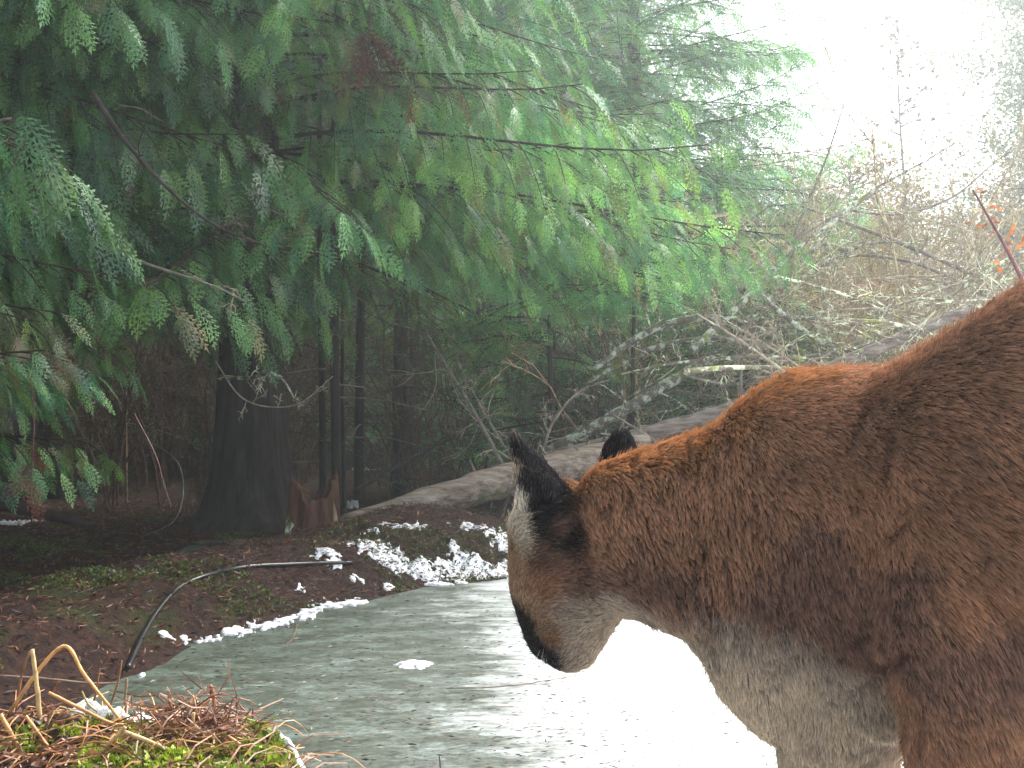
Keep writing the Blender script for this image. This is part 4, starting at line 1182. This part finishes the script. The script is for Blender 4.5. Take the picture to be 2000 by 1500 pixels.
def tube_part(pts, rad, k=5, seg=20):
    mb = MB(); mb.tube(pts, rad, seg, smooth=k)
    return mb.v[0], [tuple(x) for x in mb.f[0]]

def P3(px, py, Yd): return at(px, py, Yd)
parts = []
# neck and trunk
parts.append(ring_loft([
    (P3(1130, 955, 1.335), P3(1120, 1120, 1.335), .050),
    (P3(1165, 912, 1.325), P3(1165, 1190, 1.325), .066),
    (P3(1240, 885, 1.31), P3(1262, 1205, 1.31), .078),
    (P3(1340, 856, 1.29), P3(1350, 1240, 1.29), .090),
    (P3(1420, 822, 1.27), P3(1410, 1300, 1.27), .102),
    (P3(1480, 770, 1.25), P3(1450, 1370, 1.25), .112),
    (P3(1550, 728, 1.225), P3(1520, 1440, 1.225), .120),
    (P3(1640, 722, 1.19), P3(1630, 1405, 1.19), .126),
    (P3(1730, 726, 1.15), P3(1750, 1440, 1.15), .130),
    (P3(1820, 685, 1.11), P3(1850, 1430, 1.11), .134),
    (P3(1910, 630, 1.06), P3(1960, 1420, 1.06), .138),
    (P3(2010, 556, 1.02), P3(2060, 1400, 1.02), .140),
    (np.array([.66, .93, .80]), np.array([.68, .92, .37]), .138),
    (np.array([.78, .83, .80]), np.array([.80, .82, .42]), .128),
    (np.array([.88, .74, .775]), np.array([.88, .74, .47]), .115),
    (np.array([.95, .68, .73]), np.array([.93, .70, .54]), .08)], 32, 2.25))
# head: skull, muzzle
def ellipsoid(c, ax, rad, n=20):
    """ax: 3 axes rows"""
    u = np.linspace(0, PI, n); v = np.linspace(0, 2 * PI, n * 2, endpoint=False)
    U, V = np.meshgrid(u, v, indexing='ij')
    L_ = np.stack([np.sin(U) * np.cos(V) * rad[0], np.sin(U) * np.sin(V) * rad[1], np.cos(U) * rad[2]], -1).reshape(-1, 3)
    W = c + L_ @ np.array(ax)
    m = n * 2
    f = []
    for a in range(n - 1):
        for b in range(m):
            f.append((a * m + b, a * m + (b + 1) % m, (a + 1) * m + (b + 1) % m, (a + 1) * m + b))
    return W, f
fwd = nrm(np.array([-.62, .72, 0]))            # the way the face points, horizontally
side = np.array([-fwd[1], fwd[0], 0]) * -1     # towards the far ear
Zu = np.array([0, 0, 1.0])
parts.append(ellipsoid(P3(1088, 1045, 1.345), [nrm(np.array([-1, .45, 0])), nrm(np.array([.45, 1, 0])), Zu], (.062, .066, .072)))
parts.append(ring_loft([
    (P3(1010, 1010, 1.345), P3(1190, 1010, 1.335), .050),
    (P3(996, 1060, 1.35), P3(1205, 1080, 1.335), .060),
    (P3(996, 1110, 1.355), P3(1220, 1150, 1.335), .060),
    (P3(1003, 1160, 1.36), P3(1215, 1200, 1.335), .056),
    (P3(1018, 1205, 1.365), P3(1195, 1225, 1.335), .050),
    (P3(1032, 1240, 1.37), P3(1184, 1250, 1.335), .044),
    (P3(1048, 1270, 1.37), P3(1165, 1276, 1.335), .036),
    (P3(1070, 1287, 1.365), P3(1148, 1294, 1.34), .022)], 28, 2.2))
parts.append(ellipsoid(P3(1112, 1272, 1.335), [nrm(np.array([1, .2, 0])), nrm(np.array([-.2, 1, 0])), Zu], (.034, .030, .024)))
# near ear and far ear: thick cupped shells
def ear(base, tip, wvec, nvec, wid, thick, ex=.85):
    """base, tip: points; wvec: across the ear; nvec: towards the back of the ear"""
    ns, nw = 12, 15
    V = []
    for layer in (0, 1):
        for s in np.linspace(0, 1, ns):
            wd = wid * max(1 - s, 0) ** ex + .004
            for q in np.linspace(-1, 1, nw):
                cup = (1 - q * q) * wd * 0.75
                th = thick * (1 - .6 * s) * (1 - .65 * abs(q) ** 3)
                V.append(base + (tip - base) * s + wvec * q * wd + nvec * (cup + (th if layer == 0 else -th)))
    V = np.array(V); m = ns * nw; f = []
    for a in range(ns - 1):
        for b in range(nw - 1):
            k = a * nw + b
            f.append((k, k + 1, k + nw + 1, k + nw)); f.append((m + k, m + k + nw, m + k + nw + 1, m + k + 1))
        k = a * nw; f.append((k, k + nw, m + k + nw, m + k))
        k = a * nw + nw - 1; f.append((k, m + k, m + k + nw, k + nw))
    for b in range(nw - 1):
        k = b; f.append((k, m + k, m + k + 1, k + 1))
        k = (ns - 1) * nw + b; f.append((k, k + 1, m + k + 1, m + k))
    return V, f
parts.append(ear(P3(1062, 985, 1.29), P3(996, 842, 1.285), nrm(np.array([.72, .55, .28])), nrm(np.array([.35, -.80, .1])), .044, .007))
parts.append(ear(P3(1208, 935, 1.40), P3(1208, 838, 1.405), nrm(np.array([.95, .25, 0])), nrm(np.array([.25, -.9, .2])), .034, .007, .45))
# legs
def leg(pts, rad): parts.append(tube_part(np.array(pts), rad))
leg([P3(1640, 1150, 1.18), P3(1638, 1330, 1.19), P3(1636, 1440, 1.215), (.392, 1.24, .20), (.385, 1.26, .10), (.375, 1.265, .035)], [.10, .088, .068, .058, .042, .036])
leg([P3(1870, 1050, 1.03), P3(1890, 1250, 1.00), P3(1905, 1400, .995), (.455, .99, .22), (.45, .99, .11), (.44, 1.0, .035)], [.08, .085, .066, .056, .042, .036])
leg([(.80, .70, .62), (.78, .66, .44), (.74, .70, .32), (.83, .66, .22), (.86, .65, .12), (.82, .67, .035)], [.10, .09, .06, .042, .032, .033])
leg([(.92, .80, .60), (.92, .84, .44), (.86, .88, .32), (.95, .84, .22), (.98, .83, .12), (.94, .86, .035)], [.09, .085, .06, .042, .032, .033])
for c, dr in (((.35, 1.285, .026), (-.7, .6)), ((.415, 1.02, .026), (-.7, .6)), ((.79, .69, .026), (-.7, .6)), ((.91, .88, .026), (-.7, .6))):
    dv = nrm(np.array([dr[0], dr[1], 0.])); sv = np.array([-dv[1], dv[0], 0])
    parts.append(ellipsoid(np.array(c), [dv, sv, Zu], (.052, .040, .028), 12))
    for q in (-1.5, -.5, .5, 1.5):
        parts.append(ellipsoid(np.array(c) + dv * (.040 - .006 * abs(q)) + sv * q * .019 - Zu * .006, [dv, sv, Zu], (.022, .012, .018), 10))
# tail
parts.append(tube_part(np.array([(.93, .70, .68), (1.0, .64, .62), (1.07, .58, .45), (1.12, .54, .28), (1.2, .48, .16), (1.3, .42, .14)]), [.035, .030, .026, .024, .024, .018]))

allv, allf, off = [], [], 0
for v, f in parts:
    allv.append(v); allf += [tuple(int(i) + off for i in t) for t in f]; off += len(v)
tmp = bpy.data.meshes.new("tmp_body"); tmp.from_pydata(np.concatenate(allv).tolist(), [], allf); tmp.update()
to = bpy.data.objects.new("tmp_body", tmp); COL.objects.link(to)
rm = to.modifiers.new("r", 'REMESH'); rm.mode = 'VOXEL'; rm.voxel_size = 0.0045
sm = to.modifiers.new("s", 'SMOOTH'); sm.iterations = 11; sm.factor = 0.5
bpy.context.view_layer.update()
dg = bpy.context.evaluated_depsgraph_get()
body_me = bpy.data.meshes.new_from_object(to.evaluated_get(dg))
bpy.data.objects.remove(to); bpy.data.meshes.remove(tmp)
nv = len(body_me.vertices)
bv = np.empty(nv * 3, np.float32); body_me.vertices.foreach_get("co", bv); bv = bv.reshape(-1, 3).astype(float)
bn = np.empty(nv * 3, np.float32); body_me.vertices.foreach_get("normal", bn); bn = bn.reshape(-1, 3).astype(float)
# broader smoothing of the joins (not the ears) keeps one continuous surface; muscle relief
def seg_d(px, py, a, b):
    a, b = np.array(a, float), np.array(b, float); e = b - a
    t = np.clip(((px - a[0]) * e[0] + (py - a[1]) * e[1]) / (e @ e), 0, 1)
    return np.hypot(px - a[0] - t * e[0], py - a[1] - t * e[1])
CREASE = [((1692, 800), (1652, 880), 9), ((1738, 855), (1724, 945), 8), ((1735, 1045), (1765, 1012), 7), ((1668, 1338), (1765, 1268), 10), ((1872, 1105), (1955, 1205), 11), ((1800, 1120), (1832, 1195), 8),
          ((1358, 985), (1376, 1080), 5), ((1390, 925), (1402, 1005), 5), ((1352, 1090), (1368, 1180), 6), ((1290, 960), (1300, 1010), 4), ((1335, 870), (1345, 930), 4), ((1420, 880), (1446, 970), 4), ((1440, 1190), (1450, 1260), 6),
          ((1180, 1030), (1190, 1080), 4), ((1605, 1255), (1612, 1300), 6)]
def furrow(P):
    """0..1 depth of the partings between the locks and of the skin folds"""
    yy = np.maximum(P[:, 1], .3)
    px = 1000 + P[:, 0] / yy * F; py = 750 - (P[:, 2] - CAM_H) / yy * F
    m = np.zeros(len(P))
    front = P[:, 1] < 1.42 - .42 * np.clip((P[:, 0] - .1) / .45, 0, 1) * 1.0
    for a, b, w_ in CREASE:
        m = np.maximum(m, np.exp(-(seg_d(px + 8 * (vnoise(P, 60, 4) - .5), py, a, b) / (w_ * 1.5)) ** 2) * .75)
    c = lambda x, y, z, r: np.exp(-((P - at(x, y, z)) ** 2).sum(1) / r ** 2)
    neck_ = np.maximum.reduce([c(1250, 1000, 1.24, .11), c(1350, 1080, 1.2, .11), c(1400, 960, 1.18, .09), c(1420, 1200, 1.17, .08)])
    wv_ = np.stack([fbm(P, 30, 2, 91), fbm(P, 30, 2, 92), fbm(P, 30, 2, 93)], 1) - .5
    Q = np.stack([(P[:, 0] * .83 - P[:, 1] * .56) * 105 + P[:, 2] * 22, (P[:, 0] * .56 + P[:, 1] * .83) * 40, P[:, 2] * 24 + P[:, 0] * 9], 1) + wv_ * 2.2
    n_ = fbm(Q, 1, 2, 77)
    m = np.maximum(m, sstep(.56, .70, n_) * np.clip(neck_ * 1.5, 0, 1))
    Q = P @ np.array([[.8, .5, .33], [-.6, .67, .43], [0, -.54, .84]]) * 55 + wv_
    m = np.maximum(m, .5 * sstep(.62, .78, fbm(Q, 1, 2, 79)))
    return m * front
bv = bv - bn * (furrow(bv) * .0085)[:, None]
body_me.vertices.foreach_set("co", bv.astype(np.float32).ravel()); body_me.update()
# pelt markings, with the lit back and shaded lower flank painted in
ORG = (.40, .20, .085); TAW = (.30, .165, .100); DRK = (.185, .105, .076); CRM = (.52, .445, .345); EAR = (.008, .007, .011); FACE = (.42, .29, .19); WHT = (.80, .76, .66)
MUZ = (.012, .010, .016); GRY = (.36, .30, .24); LTB = (.35, .19, .11); CHN = (.47, .40, .32)
PEL = [(1135, 935, 1.3, ORG), (1200, 905, 1.28, ORG), (1300, 880, 1.26, ORG), (1400, 845, 1.24, ORG), (1470, 780, 1.22, ORG), (1520, 740, 1.2, ORG), (1600, 720, 1.18, ORG), (1680, 725, 1.14, LTB),
       (1600, 800, 1.1, LTB), (1500, 830, 1.13, LTB), (1400, 920, 1.16, LTB), (1300, 950, 1.2, LTB), (1200, 960, 1.24, LTB), (1150, 1000, 1.26, LTB),
       (1180, 1080, 1.25, TAW), (1300, 1060, 1.2, TAW), (1420, 1050, 1.15, TAW), (1550, 950, 1.08, TAW), (1700, 850, 1.03, TAW), (1850, 760, .97, TAW), (1950, 650, .93, TAW), (1700, 980, 1.0, LTB), (1740, 1040, 1.0, LTB),
       (1950, 900, .9, TAW), (1850, 1000, .92, TAW), (1600, 1100, 1.04, DRK), (1750, 1150, .98, DRK), (1900, 1160, .92, LTB), (1950, 1300, .9, DRK), (1800, 1300, .97, DRK), (1650, 1230, 1.08, DRK), (1500, 1180, 1.13, DRK), (1950, 1100, .9, TAW),
       (1760, 1380, 1.1, TAW), (1850, 1450, .95, TAW), (1900, 1500, .95, LTB), (1400, 1160, 1.17, TAW), (1300, 1160, 1.21, DRK), (1380, 1190, 1.19, DRK), (1330, 1200, 1.2, TAW), (1240, 1130, 1.25, DRK), (1180, 1120, 1.27, DRK), (1120, 1130, 1.28, DRK), (1070, 1100, 1.29, DRK),
       (1250, 1210, 1.3, GRY), (1350, 1250, 1.28, GRY), (1330, 1228, 1.22, GRY), (1310, 1240, 1.28, GRY), (1360, 1270, 1.28, CRM), (1500, 1330, 1.19, CRM), (1590, 1380, 1.17, CRM), (1660, 1430, 1.16, CRM), (1420, 1250, 1.2, GRY), (1500, 1285, 1.18, GRY), (1600, 1335, 1.16, GRY), (1690, 1400, 1.14, GRY), (1430, 1300, 1.2, CRM), (1480, 1330, 1.2, CRM), (1550, 1350, 1.17, CRM), (1620, 1400, 1.17, CRM), (1500, 1420, 1.25, CRM), (1600, 1480, 1.22, GRY), (1400, 1300, 1.3, CRM), (1700, 1470, 1.15, GRY),
       (1540, 1450, 1.3, CRM), (1640, 1500, 1.2, CRM), (1640, 1650, 1.22, TAW), (1640, 1800, 1.22, TAW), (1900, 1700, .95, TAW),
       (1050, 890, 1.27, EAR), (1030, 870, 1.28, EAR), (1075, 930, 1.27, EAR), (1080, 970, 1.27, EAR), (1095, 925, 1.27, EAR), (1100, 960, 1.27, EAR), (1090, 1000, 1.27, EAR), (1060, 1040, 1.28, EAR), (1040, 1020, 1.29, EAR), (1045, 985, 1.28, EAR), (1040, 950, 1.28, EAR), (1010, 865, 1.285, EAR), (1014, 895, 1.285, EAR), (1022, 925, 1.288, EAR), (1002, 1025, 1.33, WHT), (1060, 1010, 1.28, EAR), (1210, 862, 1.39, EAR), (1222, 868, 1.39, EAR), (1194, 870, 1.39, EAR), (1208, 850, 1.4, EAR), (1080, 1030, 1.28, DRK), (1100, 1010, 1.27, DRK),
       (1050, 1065, 1.29, DRK), (1045, 1095, 1.3, DRK), (1000, 985, 1.32, WHT), (1006, 1003, 1.32, WHT), (1014, 1020, 1.32, WHT), (1012, 1045, 1.32, WHT), (1018, 1070, 1.32, CRM), (1075, 1055, 1.28, EAR), (1055, 1030, 1.28, EAR), (1100, 1035, 1.27, EAR), (1065, 985, 1.28, EAR), (997, 1075, 1.34, FACE), (1003, 1110, 1.34, FACE),
       (988, 880, 1.29, CRM), (994, 915, 1.29, CRM),
       (1010, 1150, 1.34, FACE), (1030, 1180, 1.33, FACE), (1050, 1150, 1.31, LTB), (1055, 1220, 1.33, FACE), (1072, 1250, 1.33, LTB), (1035, 1245, 1.35, MUZ), (1045, 1275, 1.35, MUZ), (1038, 1250, 1.33, MUZ), (1050, 1278, 1.325, MUZ), (1030, 1235, 1.335, MUZ), (1060, 1275, 1.32, MUZ), (1030, 1225, 1.36, MUZ), (1065, 1285, 1.34, MUZ), (1072, 1278, 1.33, MUZ),
       (1100, 1200, 1.30, GRY), (1150, 1195, 1.29, GRY), (1120, 1250, 1.30, CHN), (1160, 1230, 1.30, CHN), (1110, 1290, 1.31, CHN), (1140, 1290, 1.32, CHN), (1200, 1200, 1.29, CHN), (1090, 1270, 1.31, CHN), (1095, 1240, 1.3, CHN)]
kd = KDTree(len(PEL))
pc = np.array([at(a, b, c) for a, b, c, _ in PEL]); pcol = np.array([q[3] for q in PEL])
world_pel = [((.8, .75, .75), TAW), ((.75, .8, .6), TAW), ((.9, .7, .5), TAW), ((.8, .85, .42), CRM), ((.65, .95, .40), CRM), ((.8, .7, .2), TAW), ((.9, .85, .2), TAW), ((1.1, .56, .35), TAW), ((1.3, .42, .15), EAR), ((.7, 1.05, .6), TAW), ((.6, 1.1, .42), CRM)]
pc = np.concatenate([pc, np.array([q[0] for q in world_pel])]); pcol = np.concatenate([pcol, np.array([q[1] for q in world_pel])])
_pp = np.maximum(bv[:, 1], .3)
_px = 1000 + bv[:, 0] / _pp * F; _py = 750 - (bv[:, 2] - CAM_H) / _pp * F
_fac = ((np.array([0, 0, CAM_H]) - bv) * bn).sum(1) > 0
def snap(px, py, Yd):
    """the point of the animal's surface that stands at this place of its flank"""
    d = np.hypot(_px - px, _py - py); k = np.where((d < 9) & _fac & (np.abs(_pp - Yd) < .16))[0]
    return bv[k[np.argmin(_pp[k])]] if len(k) else at(px, py, Yd)
pc[:len(PEL)] = [snap(a, b, c) for a, b, c, _ in PEL]
def pelt(P, jit=0.0):
    out = np.zeros((len(P), 3))
    Q = P + (np.stack([fbm(P, 32, 3, s) for s in (1, 2, 3)], 1) - .5) * .034 * sstep(-.02, .25, np.linalg.norm(P - at(1060, 1000, 1.3), axis=1))[:, None] + np.random.default_rng(3).normal(0, 1, P.shape) * jit
    for a in range(0, len(P), 20000):
        d2 = ((Q[a:a + 20000, None] - pc[None]) ** 2).sum(-1)
        w_ = 1 / (d2 ** 3.0 + 1e-12)
        out[a:a + 20000] = (w_[..., None] * pcol[None]).sum(1) / w_.sum(1)[:, None]
    return out

m_skin, N, L = mat("cougar_underfur")
p = N.new("ShaderNodeBsdfPrincipled"); p.inputs["Roughness"].default_value = .95; p.inputs["Specular IOR Level"].default_value = .1
c = mixrgb(N, L, attr(N), (.55, .5, .5), 1.0, 'MULTIPLY'); L.new(c, p.inputs["Base Color"])
o = N.new("ShaderNodeOutputMaterial"); L.new(p.outputs[0], o.inputs[0])
pel_v = pelt(bv)
ca = body_me.color_attributes.new("Col", 'FLOAT_COLOR', 'POINT')
cc = np.ones((nv, 4), np.float32); cc[:, :3] = pel_v; ca.data.foreach_set("color", cc.ravel())
body_me.materials.clear(); body_me.materials.append(m_skin)
body_me.polygons.foreach_set("use_smooth", np.full(len(body_me.polygons), True))
cougar = empty("cougar", (.42, 1.15, 0), "tawny cougar seen from behind, head lowered over the frozen pond", "cougar")
body = bpy.data.objects.new("body", body_me); COL.objects.link(body)
localize(cougar, body)

# fur: strands sampled over the surface, combed back and clumped
nf = len(body_me.polygons)
fv = np.empty(sum(1 for _ in range(1)) and len(body_me.loops), np.int32); body_me.loops.foreach_get("vertex_index", fv)
ls = np.empty(nf, np.int32); body_me.polygons.foreach_get("loop_start", ls)
lt = np.empty(nf, np.int32); body_me.polygons.foreach_get("loop_total", lt)
tri = np.stack([fv[ls], fv[ls + 1], fv[ls + 2]], 1)
q4 = lt == 4
tri = np.concatenate([tri, np.stack([fv[ls[q4]], fv[ls[q4] + 2], fv[ls[q4] + 3]], 1)])
A, B, C = bv[tri[:, 0]], bv[tri[:, 1]], bv[tri[:, 2]]
area = np.linalg.norm(np.cross(B - A, C - A), axis=1) / 2
cen = (A + B + C) / 3
vis = np.where((cen[:, 0] < .72) & (cen[:, 2] > .16), 1.0, .15)
nrmf = bn[tri[:, 0]]
vis *= np.where(((np.array([0, 0, CAM_H]) - cen) * nrmf).sum(1) > -.25, 1.0, .12)
NH = 420000
rf = np.random.default_rng(123)
pk = rf.choice(len(tri), NH, p=area * vis / (area * vis).sum())
r1, r2 = np.sqrt(rf.random(NH)), rf.random(NH)
b0, b1, b2 = 1 - r1, r1 * (1 - r2), r1 * r2
root_p = A[pk] * b0[:, None] + B[pk] * b1[:, None] + C[pk] * b2[:, None]
root_n = nrm(bn[tri[pk, 0]] * b0[:, None] + bn[tri[pk, 1]] * b1[:, None] + bn[tri[pk, 2]] * b2[:, None])
# comb direction by control points
COMB = [((1020, 1250, 1.34), (.25, 0, 1)), ((1110, 1270, 1.33), (.5, -.2, .6)), ((1030, 1150, 1.33), (.3, -.1, 1)), ((1090, 1050, 1.28), (.6, -.4, .1)), ((1060, 950, 1.28), (.0, 0, 1)), ((1000, 850, 1.28), (-.3, 0, 1)),
        ((1210, 860, 1.38), (.1, 0, 1)), ((1100, 1180, 1.29), (.7, -.3, -.2)), ((1180, 1000, 1.25), (.35, -.3, -1)), ((1300, 950, 1.2), (.35, -.3, -1)), ((1300, 1150, 1.2), (.5, -.3, -.9)), ((1420, 950, 1.15), (.4, -.3, -.9)),
        ((1420, 1200, 1.15), (.25, -.2, -1)), ((1550, 760, 1.15), (.9, -.7, -.2)), ((1600, 900, 1.08), (.7, -.6, -.6)), ((1600, 1100, 1.04), (.4, -.3, -1)), ((1500, 1330, 1.17), (.2, 0, -1)), ((1640, 1450, 1.17), (.0, 0, -1)),
        ((1800, 800, 1.0), (.8, -.7, -.35)), ((1950, 700, .93), (.8, -.7, -.35)), ((1900, 1000, .92), (.8, -.7, -.5)), ((1800, 1200, .97), (.6, -.4, -.9)), ((1950, 1350, .9), (.4, -.3, -1)), ((1300, 880, 1.26), (.8, -.4, -.1))]
cp = np.array([snap(*a) for a, _ in COMB]); cv = nrm(np.array([b for _, b in COMB], float))
comb = np.zeros((NH, 3))
for a in range(0, NH, 40000):
    d2 = ((root_p[a:a + 40000, None] - cp[None]) ** 2).sum(-1); w_ = 1 / (d2 ** 1.5 + 1e-5)
    comb[a:a + 40000] = (w_[..., None] * cv[None]).sum(1)
comb = nrm(comb)
turb = np.stack([fbm(root_p, 22, 2, 200 + s) for s in range(3)], 1) - .5
comb = nrm(comb + turb * 0.6)
comb = nrm(comb - root_n * (comb * root_n).sum(1, keepdims=True))
# length: short on the face and ears, long on chest and belly
def reg(px, py, Yd, r): return np.exp(-((root_p - at(px, py, Yd)) ** 2).sum(1) / r ** 2)
ln = np.full(NH, .013)
face = np.maximum.reduce([reg(1050, 1100, 1.32, .09), reg(1080, 1230, 1.33, .08), reg(1050, 920, 1.29, .07), reg(1210, 880, 1.39, .05)])
ln = ln * (1 - .55 * np.clip(face, 0, 1))
pale = np.maximum.reduce([reg(1500, 1380, 1.22, .10), reg(1400, 1280, 1.25, .07), reg(1620, 1450, 1.2, .09)])
ln = ln * (1 + .25 * pale)
neck = np.maximum(reg(1280, 1020, 1.22, .13), reg(1400, 1100, 1.17, .12))
ln = ln * rf.uniform(.75, 1.2, NH)
fur_row = furrow(root_p)
ln = ln * (1 - .55 * fur_row)
noise_l = fbm(root_p, 60, 2, 300)
ln = ln * (.75 + .5 * noise_l)
lift = .30 + .18 * rf.random(NH) + .12 * neck
tipd = nrm(comb + root_n * lift[:, None] + rf.normal(0, .06, (NH, 3)))
tip = root_p + tipd * ln[:, None]
# clumps
NC = 38000
ck = rf.choice(NH, NC, replace=False)
kdt = KDTree(NC)
# stretch the metric along the comb so that clumps are long locks
for i_, c_ in enumerate(ck): kdt.insert(root_p[c_], i_)
kdt.balance()
warp = root_p + comb * (.010 * (rf.random(NH) - .5))[:, None]
near = np.fromiter((kdt.find(Vector(p_))[1] for p_ in warp), np.int64, NH)
cid = ck[near]
stray = rf.random(NH) < .035
tip[stray] = root_p[stray] + nrm(tipd[stray] + root_n[stray] * .5) * (ln[stray] * 1.3)[:, None]
clump = (np.where(stray, .05, 1.0) * (1 - .6 * np.clip(pale, 0, 1)))[:, None] * (.45 + .35 * neck)[:, None] * rf.uniform(.6, 1.1, (NH, 1))
tip = tip + (tip[cid] - tip) * np.clip(clump, 0, .92)
mid = root_p + (tip - root_p) * .5 + root_n * (ln * .10)[:, None]
pos = np.stack([root_p + (-root_n * .001), root_p + (mid - root_p) * .55 + root_n * (ln * .03)[:, None], mid, (mid + tip) / 2 + root_n * (ln * .02)[:, None], tip], 1)
pos -= np.array(cougar.location)
lock = rf.uniform(.66, 1.34, NC)[near][:, None]
pale2 = np.maximum.reduce([reg(1400, 1230, 1.22, .07), reg(1500, 1270, 1.19, .08), reg(1620, 1340, 1.16, .08), reg(1720, 1410, 1.13, .07)])
fcol = pelt(root_p, (.004 + .013 * pale2)[:, None])
lum = np.clip(fcol.max(1, keepdims=True) / .5, 0, 1)
var = lock * rf.uniform(.65, 1.35, (NH, 1)) * (.70 + .6 * fbm(root_p, 26, 3, 400))[:, None]
fcol = fcol * (1 + (var - 1) * (1 - .65 * lum ** 2))
grey = rf.random(NH) < .10
fcol[grey] = fcol[grey] * .6 + np.array([.35, .30, .25]) * .25

m_fur, N, L = mat("cougar_fur")
hb = N.new("ShaderNodeBsdfPrincipled")
hb.inputs["Roughness"].default_value = .55; hb.inputs["Specular IOR Level"].default_value = .15
ai = N.new("ShaderNodeAttribute"); ai.attribute_name = "Col"
hi = N.new("ShaderNodeHairInfo")
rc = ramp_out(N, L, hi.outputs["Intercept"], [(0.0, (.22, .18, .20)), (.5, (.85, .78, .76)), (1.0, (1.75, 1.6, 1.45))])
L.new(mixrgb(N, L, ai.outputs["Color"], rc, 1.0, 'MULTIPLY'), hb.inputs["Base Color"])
tl = N.new("ShaderNodeBsdfTranslucent"); L.new(ai.outputs["Color"], tl.inputs[0])
mx = N.new("ShaderNodeMixShader"); mx.inputs[0].default_value = .2
L.new(hb.outputs[0], mx.inputs[1]); L.new(tl.outputs[0], mx.inputs[2])
o = N.new("ShaderNodeOutputMaterial"); L.new(mx.outputs[0], o.inputs[0])

hc = bpy.data.hair_curves.new("fur")
hc.add_curves([5] * NH)
hc.attributes["position"].data.foreach_set("vector", pos.astype(np.float32).ravel())
ra = hc.attributes.get("radius") or hc.attributes.new("radius", 'FLOAT', 'POINT')
rad = np.tile(np.array([.00030, .00030, .00026, .00018, .00005], np.float32), NH)
ra.data.foreach_set("value", rad)
cca = hc.attributes.new("Col", 'FLOAT_COLOR', 'CURVE')
c4 = np.ones((NH, 4), np.float32); c4[:, :3] = fcol; cca.data.foreach_set("color", c4.ravel())
hc.materials.append(m_fur)
fur = bpy.data.objects.new("fur", hc); COL.objects.link(fur); fur.parent = cougar
# whiskers
mb = MB(); rw = np.random.default_rng(6)
for k in range(7):
    s = at(1062 + rw.uniform(-8, 12), 1262 + rw.uniform(-14, 12), 1.325); e = np.array([rw.uniform(-.25, .1), rw.uniform(-.2, .1), rw.uniform(-1, -.5)]) * .045
    mb.tube([s, s + e * .5, s + e + [0, 0, -.004]], [.0003, .00025, .0001], 3, (.6, .55, .5))
wk = mb.build("whisker", M_STEM); localize(cougar, wk)

# ------------------------------------------------------------------ haze
hv = np.array([(x, y, z) for x in (-40, 40) for y in (-16, 44) for z in (-1.5, 17)], float)
hf = np.array([(0, 1, 3, 2), (4, 6, 7, 5), (0, 4, 5, 1), (2, 3, 7, 6), (0, 2, 6, 4), (1, 5, 7, 3)])
mh, N, L = mat("haze_air")
pv = N.new("ShaderNodeVolumePrincipled")  # air volume added for lens veiling glare and the fading of distance
pv.inputs["Color"].default_value = (.86, .95, 1.0, 1)
pv.inputs["Density"].default_value = 0.0112
pv.inputs["Anisotropy"].default_value = 0.72
o = N.new("ShaderNodeOutputMaterial"); L.new(pv.outputs[0], o.inputs["Volume"])
kind(mesh_obj("haze", hv, hf, None, mh), "stuff", "thin haze added for the lens glare towards the sky gap", "haze")
